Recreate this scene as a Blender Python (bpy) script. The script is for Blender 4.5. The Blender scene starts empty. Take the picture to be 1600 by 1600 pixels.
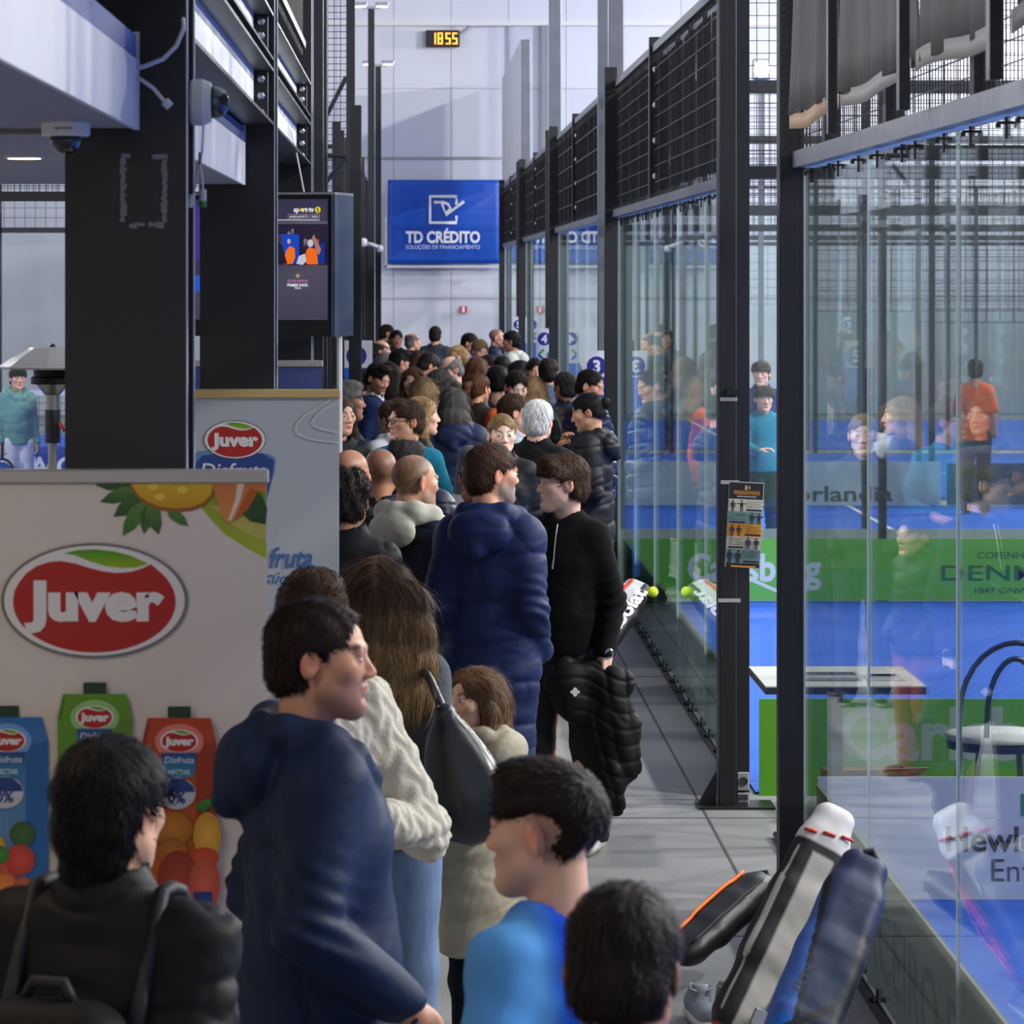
import bpy, math, random, os
import numpy as np
from mathutils import Vector, Matrix

# ------------------------------------------------------------------ camera, world, lights, exposure
scene = bpy.context.scene
COL = scene.collection
FPX, VX, VY, HC = 5500.0, 645.0, 425.0, 2.53      # focal length in px, vanishing point, eye height

cam_data = bpy.data.cameras.new('camera')
cam = bpy.data.objects.new('camera', cam_data)
COL.objects.link(cam)
cam.location = (0, 0, HC)
cam.rotation_euler = (math.pi / 2, 0, 0)
cam_data.sensor_width = 36.0
cam_data.lens = 36.0 * FPX / 1600.0
cam_data.shift_x = (800 - VX) / 1600.0
cam_data.shift_y = (VY - 800) / 1600.0
cam_data.clip_end = 200
cam_data.dof.use_dof = True
cam_data.dof.focus_distance = 16.0
cam_data.dof.aperture_fstop = 12.5
scene.camera = cam

scene.view_settings.view_transform = 'Standard'
scene.view_settings.look = 'None'
scene.view_settings.gamma = 1.0
scene.view_settings.use_curve_mapping = False
scene.view_settings.exposure = -0.12
scene.cycles.transparent_max_bounces = 48
scene.cycles.max_bounces = 10
scene.cycles.diffuse_bounces = 4
scene.cycles.glossy_bounces = 4
scene.cycles.sample_clamp_indirect = 6.0
scene.cycles.caustics_reflective = False
scene.cycles.caustics_refractive = False

world = bpy.data.worlds.new('world')
scene.world = world
world.use_nodes = True
world.node_tree.nodes['Background'].inputs[0].default_value = (0.85, 0.9, 0.95, 1)
world.node_tree.nodes['Background'].inputs[1].default_value = 0.04

def srgb(r, g, b):
    f = lambda c: (c / 255 / 12.92) if c / 255 <= .04045 else ((c / 255 + .055) / 1.055) ** 2.4
    return (f(r), f(g), f(b))

def area_light(name, loc, target, size, power, color=(1.0, 0.985, 0.965), parent=None):
    d = bpy.data.lights.new(name, 'AREA')
    d.shape = 'RECTANGLE'; d.size = size[0]; d.size_y = size[1]
    d.energy = power; d.color = color
    o = bpy.data.objects.new(name, d)
    COL.objects.link(o)
    o.location = loc
    o.rotation_euler = (Vector(target) - Vector(loc)).to_track_quat('-Z', 'Y').to_euler()
    return o

# floodlights of the hall: position, aim, power (their housings are built with the light poles below)
FLOODS = []
for y in (9.0, 16.5, 27.5, 38.5, 50.0, 60.0):
    FLOODS.append(((12.0, y, 6.9), (2.0, y - 1.0, 0.8), 1250))
for y in (9.0, 20.0, 31.0, 42.0, 53.0):
    FLOODS.append(((-9.0, y, 6.9), (-2.0, y + 0.5, 0.5), 420))
for y in (5.0, 13.0, 21.0, 29.0, 37.0, 45.0, 55.0):
    FLOODS.append(((8.5, y, 8.6), (-0.6, y + 0.6, 3.0), 700))  # unseen row, placed and aimed to brighten the left steel beams
for (l, t, p) in FLOODS:
    area_light('floodlight_beam', l, t, (0.55, 0.3), p * (.7 if l[1] > 48 else .4 if l[1] < 8 else 1.0))

# ------------------------------------------------------------------ small helpers
def X_(px, Y): return (px - VX) * Y / FPX
def Z_(py, Y): return HC - (py - VY) * Y / FPX

def tag(o, label=None, cat=None, group=None, kind=None):
    if label: o['label'] = label
    if cat: o['category'] = cat
    if group: o['group'] = group
    if kind: o['kind'] = kind
    return o

def empty(name, loc=(0, 0, 0), rz=0.0, parent=None, scale=1.0):
    o = bpy.data.objects.new(name, None)
    COL.objects.link(o)
    o.location = loc; o.rotation_euler = (0, 0, rz); o.scale = (scale,) * 3
    o.empty_display_size = .1
    if parent: o.parent = parent
    return o

_mats = {}
def M(name, color=(.5, .5, .5), rough=.6, metal=0.0, attr=False, bump=None, var=None, spec=.5, sheen=0.0, emit=None, coat=0.0):
    if name in _mats: return _mats[name]
    m = bpy.data.materials.new(name); m.use_nodes = True
    nt = m.node_tree; b = nt.nodes['Principled BSDF']
    b.inputs['Base Color'].default_value = (*color, 1)
    b.inputs['Roughness'].default_value = rough
    b.inputs['Metallic'].default_value = metal
    b.inputs['Specular IOR Level'].default_value = spec
    if sheen: b.inputs['Sheen Weight'].default_value = sheen
    if coat: b.inputs['Coat Weight'].default_value = coat
    src = None
    if attr:
        a = nt.nodes.new('ShaderNodeAttribute'); a.attribute_name = 'Col'
        src = a.outputs['Color']
    tc = nt.nodes.new('ShaderNodeTexCoord')
    if var:                                   # (scale xyz, amount)
        mp = nt.nodes.new('ShaderNodeMapping'); nt.links.new(tc.outputs['Object'], mp.inputs['Vector'])
        mp.inputs['Scale'].default_value = var[0]
        n = nt.nodes.new('ShaderNodeTexNoise'); n.inputs['Scale'].default_value = 1.0; n.inputs['Detail'].default_value = 4
        nt.links.new(mp.outputs['Vector'], n.inputs['Vector'])
        mr = nt.nodes.new('ShaderNodeMapRange')
        mr.inputs['From Min'].default_value = .25; mr.inputs['From Max'].default_value = .75
        mr.inputs['To Min'].default_value = 1 - var[1]; mr.inputs['To Max'].default_value = 1 + var[1]
        nt.links.new(n.outputs['Fac'], mr.inputs['Value'])
        mx = nt.nodes.new('ShaderNodeVectorMath'); mx.operation = 'SCALE'
        if src: nt.links.new(src, mx.inputs[0])
        else: mx.inputs[0].default_value = color
        nt.links.new(mr.outputs['Result'], mx.inputs['Scale'])
        src = mx.outputs['Vector']
    if src: nt.links.new(src, b.inputs['Base Color'])
    if bump:                                  # (scale xyz, strength, distance)
        mp = nt.nodes.new('ShaderNodeMapping'); nt.links.new(tc.outputs['Object'], mp.inputs['Vector'])
        mp.inputs['Scale'].default_value = bump[0]
        n = nt.nodes.new('ShaderNodeTexNoise'); n.inputs['Scale'].default_value = 1.0; n.inputs['Detail'].default_value = 3
        nt.links.new(mp.outputs['Vector'], n.inputs['Vector'])
        bp = nt.nodes.new('ShaderNodeBump'); bp.inputs['Strength'].default_value = bump[1]; bp.inputs['Distance'].default_value = bump[2]
        nt.links.new(n.outputs['Fac'], bp.inputs['Height'])
        nt.links.new(bp.outputs['Normal'], b.inputs['Normal'])
    if emit:
        if attr: nt.links.new(src, b.inputs['Emission Color'])
        else: b.inputs['Emission Color'].default_value = (*emit[0], 1)
        b.inputs['Emission Strength'].default_value = emit[1]
    _mats[name] = m
    return m

def glass_material(name, tint, k):
    m = bpy.data.materials.new(name); m.use_nodes = True
    nt = m.node_tree; nt.nodes.clear()
    out = nt.nodes.new('ShaderNodeOutputMaterial')
    tr = nt.nodes.new('ShaderNodeBsdfTransparent'); tr.inputs[0].default_value = (*tint, 1)
    gl = nt.nodes.new('ShaderNodeBsdfGlossy'); gl.inputs['Roughness'].default_value = 0.004
    gl.inputs['Color'].default_value = (.93, 1, .97, 1)
    ge = nt.nodes.new('ShaderNodeNewGeometry')
    dt = nt.nodes.new('ShaderNodeVectorMath'); dt.operation = 'DOT_PRODUCT'
    nt.links.new(ge.outputs['Normal'], dt.inputs[0]); nt.links.new(ge.outputs['Incoming'], dt.inputs[1])
    def mth(op, a, b=None):
        n = nt.nodes.new('ShaderNodeMath'); n.operation = op
        if hasattr(a, 'node'): nt.links.new(a, n.inputs[0])
        else: n.inputs[0].default_value = a
        if b is not None: n.inputs[1].default_value = b
        return n.outputs[0]
    ab = mth('ABSOLUTE', dt.outputs['Value'])
    sub = nt.nodes.new('ShaderNodeMath'); sub.operation = 'SUBTRACT'; sub.inputs[0].default_value = 1; nt.links.new(ab, sub.inputs[1])
    p = mth('POWER', sub.outputs[0], 5.0)
    f = mth('MULTIPLY', p, .96 * k); f = mth('ADD', f, .04 * k)
    mx = nt.nodes.new('ShaderNodeMixShader')
    nt.links.new(f, mx.inputs[0]); nt.links.new(tr.outputs[0], mx.inputs[1]); nt.links.new(gl.outputs[0], mx.inputs[2])
    nt.links.new(mx.outputs[0], out.inputs[0])
    _mats[name] = m
    return m

def mesh_obj(name, verts, faces, mats, parent=None, smooth=False, mat_idx=None, cols=None):
    me = bpy.data.meshes.new(name)
    if isinstance(verts, np.ndarray) and isinstance(faces, np.ndarray):
        nv, nf, k = len(verts), len(faces), faces.shape[1]
        me.vertices.add(nv); me.vertices.foreach_set('co', verts.astype(np.float32).ravel())
        me.loops.add(nf * k); me.loops.foreach_set('vertex_index', faces.astype(np.int32).ravel())
        me.polygons.add(nf)
        me.polygons.foreach_set('loop_start', np.arange(0, nf * k, k, dtype=np.int32))
        me.polygons.foreach_set('loop_total', np.full(nf, k, dtype=np.int32))
        me.update(calc_edges=True)
    else:
        me.from_pydata([tuple(v) for v in verts], [], [tuple(f) for f in faces])
    if not isinstance(mats, (list, tuple)): mats = [mats]
    for m in mats: me.materials.append(m)
    if mat_idx is not None: me.polygons.foreach_set('material_index', np.asarray(mat_idx, dtype=np.int32))
    if smooth: me.polygons.foreach_set('use_smooth', np.ones(len(me.polygons), dtype=bool))
    if cols is not None:
        a = me.attributes.new('Col', 'FLOAT_COLOR', 'POINT')
        c = np.ones((len(me.vertices), 4), dtype=np.float32); c[:, :3] = np.asarray(cols, dtype=np.float32)
        a.data.foreach_set('color', c.ravel())
    me.update()
    o = bpy.data.objects.new(name, me)
    COL.objects.link(o)
    if parent: o.parent = parent
    return o

class MB:
    """collects shapes, builds them as one mesh"""
    def __init__(s): s.v = []; s.f = []; s.mi = []
    def add(s, v, f, mi=0):
        b = len(s.v); s.v += [tuple(p) for p in v]; s.f += [tuple(i + b for i in q) for q in f]; s.mi += [mi] * len(f)
        return s
    def box(s, x0, x1, y0, y1, z0, z1, mi=0, bev=0.0):
        if bev > 0:
            return s.bbox(x0, x1, y0, y1, z0, z1, bev, mi)
        v = [(x0, y0, z0), (x1, y0, z0), (x1, y1, z0), (x0, y1, z0), (x0, y0, z1), (x1, y0, z1), (x1, y1, z1), (x0, y1, z1)]
        return s.add(v, [(0, 3, 2, 1), (4, 5, 6, 7), (0, 1, 5, 4), (1, 2, 6, 5), (2, 3, 7, 6), (3, 0, 4, 7)], mi)
    def bbox(s, x0, x1, y0, y1, z0, z1, b, mi=0):
        v = []
        for (z, i) in ((z0, b), (z0 + b, 0), (z1 - b, 0), (z1, b)):
            v += [(x0 + b + i * 0, y0 + i, z), (x1 - b, y0 + i, z), (x1 - i, y0 + b, z), (x1 - i, y1 - b, z),
                  (x1 - b, y1 - i, z), (x0 + b, y1 - i, z), (x0 + i, y1 - b, z), (x0 + i, y0 + b, z)]
        f = [tuple(range(7, -1, -1)), tuple(range(24, 32))]
        for r in range(3):
            for k in range(8):
                f.append((r * 8 + k, r * 8 + (k + 1) % 8, r * 8 + 8 + (k + 1) % 8, r * 8 + 8 + k))
        return s.add(v, f, mi)
    def tube(s, pts, r, n=8, mi=0, cap=True):
        pts = [Vector(p) for p in pts]; rs = r if isinstance(r, (list, tuple)) else [r] * len(pts)
        v = []; f = []; prev = None
        for i, p in enumerate(pts):
            t = (pts[min(i + 1, len(pts) - 1)] - pts[max(i - 1, 0)]).normalized()
            a = Vector((0, 0, 1)) if abs(t.z) < .9 else Vector((1, 0, 0))
            if prev is not None: a = prev
            u = t.cross(a).cross(t)
            if u.length < 1e-6: u = t.orthogonal()
            u.normalize(); w = t.cross(u); prev = u
            for k in range(n):
                an = 2 * math.pi * k / n
                v.append(p + u * (rs[i] * math.cos(an)) + w * (rs[i] * math.sin(an)))
        for i in range(len(pts) - 1):
            for k in range(n):
                f.append((i * n + k, i * n + (k + 1) % n, (i + 1) * n + (k + 1) % n, (i + 1) * n + k))
        if cap:
            f.append(tuple(range(n - 1, -1, -1))); f.append(tuple((len(pts) - 1) * n + k for k in range(n)))
        return s.add(v, f, mi)
    def lathe(s, prof, c=(0, 0, 0), n=16, mi=0):
        v = []; f = []
        for (r, z) in prof:
            for k in range(n):
                a = 2 * math.pi * k / n
                v.append((c[0] + r * math.cos(a), c[1] + r * math.sin(a), c[2] + z))
        for i in range(len(prof) - 1):
            for k in range(n):
                f.append((i * n + k, i * n + (k + 1) % n, (i + 1) * n + (k + 1) % n, (i + 1) * n + k))
        f.append(tuple(range(n - 1, -1, -1))); f.append(tuple((len(prof) - 1) * n + k for k in range(n)))
        return s.add(v, f, mi)
    def obj(s, name, mats, parent=None, smooth=False):
        return mesh_obj(name, s.v, s.f, mats, parent, smooth, s.mi)

def clone(o, loc=None, parent=None, name=None):
    c = o.copy(); COL.objects.link(c)
    if name: c.name = name
    if loc is not None: c.location = loc
    if parent is not None: c.parent = parent
    for ch in list(o.children):
        d = ch.copy(); COL.objects.link(d); d.parent = c
    return c

# ------------------------------------------------------------------ flat print (lettering, posters, logos)
_tcache = {}
def text_mesh(txt, bold=0.0, shear=0.0):
    key = (txt, bold, shear)
    if key in _tcache: return _tcache[key]
    cu = bpy.data.curves.new('t', 'FONT'); cu.body = txt; cu.size = 1.0; cu.offset = bold; cu.shear = shear
    cu.resolution_u = 3
    ob = bpy.data.objects.new('t', cu); COL.objects.link(ob)
    dg = bpy.context.evaluated_depsgraph_get()
    me = bpy.data.meshes.new_from_object(ob.evaluated_get(dg))
    v = np.array([p.co[:] for p in me.vertices], dtype=float).reshape(-1, 3)
    f = [tuple(p.vertices) for p in me.polygons]
    bpy.data.objects.remove(ob); bpy.data.meshes.remove(me); bpy.data.curves.remove(cu)
    _tcache[key] = (v, f)
    return v, f

class Print:
    """2-D artwork on a plane: origin o, axes u (right) and w (up), layered by a hair along n"""
    def __init__(s, o, u, w, step=.0004):
        s.o = Vector(o); s.u = Vector(u).normalized(); s.w = Vector(w).normalized(); s.n = s.u.cross(s.w); s.lay = 1
        s.v = []; s.f = []; s.c = []; s.step = step
    def _add(s, p2, faces, cols):
        b = len(s.v); off = s.n * (s.step * s.lay); s.lay += 1
        for p in p2: s.v.append(s.o + s.u * p[0] + s.w * p[1] + off)
        s.f += [tuple(i + b for i in q) for q in faces]
        s.c += cols
        return s
    def poly(s, pts, col, col2=None):
        n = len(pts)
        if col2 is None: return s._add(pts, [tuple(range(n))], [col] * n)
        ys = [p[1] for p in pts]; lo, hi = min(ys), max(ys)
        cs = [tuple(col2[i] + (col[i] - col2[i]) * (p[1] - lo) / (hi - lo + 1e-9) for i in range(3)) for p in pts]
        return s._add(pts, [tuple(range(n))], cs)
    def rect(s, x0, y0, x1, y1, col, col2=None): return s.poly([(x0, y0), (x1, y0), (x1, y1), (x0, y1)], col, col2)
    def ell(s, cx, cy, rx, ry, col, n=40, rot=0, center=None):
        ca, sa = math.cos(rot), math.sin(rot)
        pts = []
        for k in range(n):
            a = 2 * math.pi * k / n; x, y = rx * math.cos(a), ry * math.sin(a)
            pts.append((cx + x * ca - y * sa, cy + x * sa + y * ca))
        if center is None: return s._add(pts, [tuple(range(n))], [col] * n)
        return s._add(pts + [(cx, cy)], [(k, (k + 1) % n, n) for k in range(n)], [col] * n + [center])
    def line(s, pts, wd, col):
        q = []; f = []
        for i, p in enumerate(pts):
            a = Vector(pts[max(i - 1, 0)]); b = Vector(pts[min(i + 1, len(pts) - 1)])
            t = (b - a).normalized(); nn = Vector((-t.y, t.x)) * wd / 2
            q += [(p[0] + nn.x, p[1] + nn.y), (p[0] - nn.x, p[1] - nn.y)]
        for i in range(len(pts) - 1): f.append((2 * i, 2 * i + 1, 2 * i + 3, 2 * i + 2))
        return s._add(q, f, [col] * len(q))
    def text(s, txt, x, y, h, col, bold=.02, align='C', width=None, shear=0.0, rot=0.0):
        """h = height of a capital letter; x,y = baseline anchor"""
        v, f = text_mesh(txt, bold, shear)
        if len(v) == 0: return s
        sc = h / .69
        w0, w1 = v[:, 0].min(), v[:, 0].max()
        sx = sc if width is None else width / (w1 - w0)
        ax = {'L': w0, 'C': (w0 + w1) / 2, 'R': w1}[align]
        ca, sa = math.cos(rot), math.sin(rot)
        p = [(x + ((a - ax) * sx) * ca - (b * sc) * sa, y + ((a - ax) * sx) * sa + (b * sc) * ca) for a, b, _ in v]
        return s._add(p, f, [col] * len(p))
    def obj(s, name, parent, mat=None):
        return mesh_obj(name, s.v, s.f, mat or M('printed_ink', attr=True, rough=.55), parent, cols=s.c)

WHITE = srgb(236, 236, 238)
BLACK_STEEL = M('black_steel', srgb(15, 15, 17), .5, 0.0, var=((3, 3, 1.2), .25), bump=((25, 25, 25), .12, .002))
DARK_STEEL = M('dark_painted_steel', srgb(26, 27, 30), .38, 0.0, var=((4, 4, 4), .2))
GREY_STEEL = M('grey_painted_steel', srgb(110, 114, 120), .35, .3, var=((6, 2, 6), .12))
GALV = M('galvanised_steel', srgb(165, 168, 172), .33, .7, var=((20, 20, 20), .15))
WHITE_PLASTIC = M('white_plastic', srgb(215, 216, 214), .4)
BLACK_PLASTIC = M('black_plastic', srgb(16, 16, 17), .35)
WIRE = M('black_wire', srgb(26, 28, 30), .5)
PANE = glass_material('court_glass', (.985, .996, .992), .8)
PANE_EDGE = M('glass_edge', srgb(196, 212, 204), .15, spec=.8)
# ------------------------------------------------------------------ the hall
def noise_floor():
    m = bpy.data.materials.new('concrete_floor'); m.use_nodes = True
    nt = m.node_tree; b = nt.nodes['Principled BSDF']
    tc = nt.nodes.new('ShaderNodeTexCoord')
    n1 = nt.nodes.new('ShaderNodeTexNoise'); n1.inputs['Scale'].default_value = 1.3; n1.inputs['Detail'].default_value = 5
    n2 = nt.nodes.new('ShaderNodeTexNoise'); n2.inputs['Scale'].default_value = 160; n2.inputs['Detail'].default_value = 3
    for n in (n1, n2): nt.links.new(tc.outputs['Object'], n.inputs['Vector'])
    mx = nt.nodes.new('ShaderNodeMix'); mx.data_type = 'RGBA'; mx.inputs['Factor'].default_value = .45
    r1 = nt.nodes.new('ShaderNodeValToRGB'); r2 = nt.nodes.new('ShaderNodeValToRGB')
    r1.color_ramp.elements[0].position = .3; r1.color_ramp.elements[1].position = .7
    r1.color_ramp.elements[0].color = (*srgb(118, 118, 115), 1); r1.color_ramp.elements[1].color = (*srgb(142, 142, 138), 1)
    r2.color_ramp.elements[0].position = .35; r2.color_ramp.elements[1].position = .65
    r2.color_ramp.elements[0].color = (*srgb(78, 78, 78), 1); r2.color_ramp.elements[1].color = (*srgb(172, 172, 167), 1)
    nt.links.new(n1.outputs['Fac'], r1.inputs[0]); nt.links.new(n2.outputs['Fac'], r2.inputs[0])
    nt.links.new(r1.outputs[0], mx.inputs['A']); nt.links.new(r2.outputs[0], mx.inputs['B'])
    nt.links.new(mx.outputs['Result'], b.inputs['Base Color'])
    b.inputs['Roughness'].default_value = .55
    bp = nt.nodes.new('ShaderNodeBump'); bp.inputs['Strength'].default_value = .15; bp.inputs['Distance'].default_value = .004
    nt.links.new(n2.outputs['Fac'], bp.inputs['Height']); nt.links.new(bp.outputs['Normal'], b.inputs['Normal'])
    return m
CONCRETE = noise_floor()
CARPET = M('blue_court_carpet', srgb(22, 92, 205), .85, var=((14, 14, 14), .16), bump=((90, 90, 90), .2, .003))
WALLM = M('wall_panel_paint', srgb(206, 209, 216), .6, var=((.5, .5, .3), .04))
CEILM = M('ceiling_paint', srgb(200, 202, 205), .7)

YF = 62.5
floor = MB().box(-15, 24, -4, YF, -.1, 0).obj('floor', CONCRETE); tag(floor, kind='structure')
JOINT = M('floor_joint', srgb(66, 66, 66), .7)
for k, y in enumerate((8.0, 13.4, 16.3, 22.0, 28.0)):
    MB().box(-1.2, 1.75, y, y + .012, 0, .002).obj('floor_joint', JOINT, floor)
for x in (1.36,):
    MB().box(x, x + .012, 2, 62, 0, .0021).obj('floor_joint', JOINT, floor)
wf = MB().box(-15, 24, YF, YF + .2, 0, 11).obj('wall_far', WALLM); tag(wf, kind='structure')
PANEL = M('wall_panel_white', srgb(206, 209, 217), .55, var=((.6, .6, .2), .05))
xs = [-3.4 + 1.02 * i for i in range(16)]
for i in range(len(xs) - 1):
    for (z0, z1) in ((0.02, 2.05), (2.06, 4.55), (4.56, 5.78), (5.79, 6.9), (6.98, 10.9)):
        MB().box(xs[i] + .004, xs[i + 1] - .004, YF - .03, YF, z0, z1).obj('panel', PANEL, wf)
MB().box(-3.4, 12, YF - .12, YF, 6.9, 6.98).obj('ledge', WHITE_PLASTIC, wf)
MB().box(-3.4, 12, YF - .055, YF - .03, 4.535, 4.575).obj('joint_strip', GALV, wf)
for n, (x0, x1, y0, y1) in {'wall_left': (-15.2, -15, -4, YF), 'wall_right': (24, 24.2, -4, YF), 'wall_back': (-15, 24, -4.2, -4)}.items():
    tag(MB().box(x0, x1, y0, y1, 0, 11).obj(n, WALLM), kind='structure')
tag(MB().box(-15, 24, -4, YF, 11, 11.2).obj('ceiling', CEILM), kind='structure')

# tall pilaster on the far wall
MB().box(X_(845, YF), X_(856, YF), YF - .2, YF - .03, 0, 6.9).obj('pilaster', M('wall_pilaster', srgb(130, 134, 140), .6), wf)

# cable conduit on the far wall
MB().tube([(X_(722, 62.4), 62.4, Z_(52, 62.4)), (X_(737, 62.4), 62.4, Z_(40, 62.4)), (X_(796, 62.4), 62.4, Z_(40, 62.4)), (X_(797, 62.4), 62.4, Z_(300, 62.4))], .02, 6).obj('conduit', GALV, wf)

# banner TD CREDITO
YB = 62.3
bx0, bx1, bz0, bz1 = X_(606, YB), X_(781, YB), Z_(412, YB), Z_(281, YB)
ban = empty('wall_banner', ((bx0 + bx1) / 2, YB, bz0))
tag(ban, 'blue wall banner reading TD CRÉDITO high on the far wall', 'banner')
BLUE = srgb(10, 78, 182)
nx, nz = 24, 16
vv = []; ff = []
rnd = random.Random(5)
for j in range(nz + 1):
    for i in range(nx + 1):
        u, w = i / nx, j / nz
        dpt = .05 * math.sin(3.1 * u + 4 * w) * (1 - .3 * w) + .02 * math.sin(11 * u - 3 * w)
        vv.append(((u - .5) * (bx1 - bx0), -.02 + dpt * .5, w * (bz1 - bz0)))
for j in range(nz):
    for i in range(nx):
        a = j * (nx + 1) + i; ff.append((a, a + 1, a + nx + 2, a + nx + 1))
sheet = mesh_obj('sheet', vv, ff, M('blue_banner_vinyl', BLUE, .4, var=((1, 1, 1), .1)), ban, True)
md = sheet.modifiers.new('thick', 'SOLIDIFY'); md.thickness = .004
W_, H_ = bx1 - bx0, bz1 - bz0
pr = Print((-W_ / 2, -.075, 0), (1, 0, 0), (0, 0, 1), .0008)
k = W_ / 175
def bp(px, py): return ((px - 606) * k, (412 - py) * k)
def bl(pts, wd, c): pr.line([bp(*p) for p in pts], wd * k, c)
bl([(713, 320), (713, 307), (672, 307), (672, 348), (713, 348), (713, 337)], 5, WHITE)
bl([(678, 316), (690, 316), (697, 336), (725, 315)], 4.5, WHITE)
bl([(690, 315), (700, 319), (704, 326), (697, 333)], 4, WHITE)
x, y = bp(692, 379); pr.text('TD CRÉDITO', x, y, 17 * k, WHITE, .035, width=116 * k)
x, y = bp(692, 389); pr.text('SOLUÇÕES DE FINANCIAMENTO', x, y, 6 * k, srgb(190, 205, 240), .01, width=116 * k)
pr.obj('lettering', ban)
FR = M('white_frame', srgb(205, 207, 210), .5)
fr = MB()
fr.box(-W_ / 2 - .05, W_ / 2 + .03, -.005, .03, -.07, -.03); fr.box(-W_ / 2 - .05, -W_ / 2 - .02, -.005, .03, -.07, H_)
fr.obj('frame', FR, ban)

# wall clock
YC = 62.3
ck = empty('digital_clock', (X_(692, YC), YC, Z_(73, YC)))
tag(ck, 'red digital clock showing 18:55 on the far wall', 'clock')
cw, ch = 53 * YC / FPX, 26 * YC / FPX
MB().box(-cw / 2, cw / 2, 0, .17, 0, ch, bev=.012).obj('housing', M('clock_black', srgb(22, 14, 16), .5), ck)
LED = M('led_amber', (1, .4, .02), .5, emit=((1.0, .38, .03), 3.2))
SEG = {'1': 'bc', '8': 'abcdefg', '5': 'afgcd'}
def digit(mb, ch_, x, z, w, h):
    t = w * .24
    seg = {'a': (x, z + h - t, x + w, z + h), 'g': (x, z + h / 2 - t / 2, x + w, z + h / 2 + t / 2), 'd': (x, z, x + w, z + t),
           'f': (x, z + h / 2, x + t, z + h), 'e': (x, z, x + t, z + h / 2), 'b': (x + w - t, z + h / 2, x + w, z + h), 'c': (x + w - t, z, x + w, z + h / 2)}
    for s in SEG[ch_]:
        a, b, c, d = seg[s]; mb.box(a, c, -.006, 0, b, d)
for i, (c_, xo) in enumerate((('1', -.21), ('8', -.09), ('5', .05), ('5', .17))):
    mb = MB(); digit(mb, c_, xo, .045, .085, .2); mb.obj('digit', LED, ck)

# fire sign
fs = empty('fire_sign', (X_(724, 62.4), 62.4, Z_(489, 62.4)))
tag(fs, 'small red and white safety sign on the far wall', 'sign')
MB().box(-.065, .065, 0, .02, 0, .12).obj('plate', M('sign_red', srgb(190, 60, 45), .5), fs)
pr = Print((0, 0, 0), (1, 0, 0), (0, 0, 1)); pr.rect(-.022, .01, .025, .11, WHITE); pr.obj('symbol', fs)

# ------------------------------------------------------------------ court floors
def court_floor(x0, x1, y0, y1, name='court_carpet'):
    c = MB().box(x0, x1, y0, y1, 0, .012).obj(name, CARPET); tag(c, kind='structure')
    LINE = M('court_line', srgb(225, 228, 232), .8)
    s = 1 if x1 > 0 else -1
    base = x0 if s > 0 else x1
    ym = (y0 + y1) / 2
    sx = base + s * 3.0
    MB().box(min(sx, sx + .05), max(sx, sx + .05), y0 + .02, y1 - .02, .012, .0145).obj('line', LINE, c)
    MB().box(min(base + s * 3.05, base + s * 16.9), max(base + s * 3.05, base + s * 16.9), ym - .025, ym + .025, .012, .0145).obj('line', LINE, c)
    return c
RC = [(4.2, 14.2), (17.0, 27.0), (28.0, 38.0), (39.0, 49.0), (50.0, 60.0)]
for (a, b) in RC: court_floor(1.66, 21.6, a + .05, b - .05)
LC = [(22.5, 32.5), (33.6, 43.6), (44.7, 54.7)]
for (a, b) in LC: court_floor(-14.5, -.72, a + .05, b - .05)

# ------------------------------------------------------------------ court enclosures
GX = 1.58      # glass line on the right of the walkway
def clamp_mesh():
    mb = MB()
    mb.box(-.045, .045, -.012, .012, .0, .012)
    mb.box(-.012, .012, -.012, .012, -.02, .075)
    mb.tube([(-.04, 0, 0.006), (-.04, 0, .028)], .012, 6); mb.tube([(.04, 0, .006), (.04, 0, .028)], .012, 6)
    return mb
_cl = clamp_mesh().obj('glass_clamp', BLACK_PLASTIC)
CLAMP = _cl.data
bpy.data.objects.remove(_cl)

def clamp(parent, loc, rot=0.0, flip=False):
    o = bpy.data.objects.new('glass_clamp', CLAMP); COL.objects.link(o)
    o.parent = parent; o.location = loc; o.rotation_euler = (math.pi if flip else 0, 0, rot); o.scale = (.62,) * 3
    return o

def wire_mesh(name, axis, a0, a1, fixed, z0, z1, step, parent, r=.0028, mat=None):
    """rectangular wire grid in a vertical plane; axis 'x' or 'y' is the run"""
    mb = MB()
    n = max(1, int(round((a1 - a0) / step))); nz = max(1, int(round((z1 - z0) / step)))
    for i in range(n + 1):
        p = a0 + (a1 - a0) * i / n
        if axis == 'y': mb.box(fixed - r, fixed + r, p - r, p + r, z0, z1)
        else: mb.box(p - r, p + r, fixed - r, fixed + r, z0, z1)
    for j in range(nz + 1):
        z = z0 + (z1 - z0) * j / nz
        if axis == 'y': mb.box(fixed - r, fixed + r, a0, a1, z - r, z + r)
        else: mb.box(a0, a1, fixed - r, fixed + r, z - r, z + r)
    o = mb.obj(name, mat or WIRE, parent); o['kind'] = 'stuff'
    return o

def pane(parent, x0, x1, y0, y1, z0, z1):
    mb = MB().box(x0, x1, y0, y1, z0, z1)
    o = mb.obj('glass_pane', [PANE, PANE_EDGE], parent)
    thinx = (x1 - x0) < (y1 - y0)
    mi = [1, 1, 1 if thinx else 0, 0 if thinx else 1, 1 if thinx else 0, 0 if thinx else 1]
    o.data.polygons.foreach_set('material_index', mi)
    return o

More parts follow.
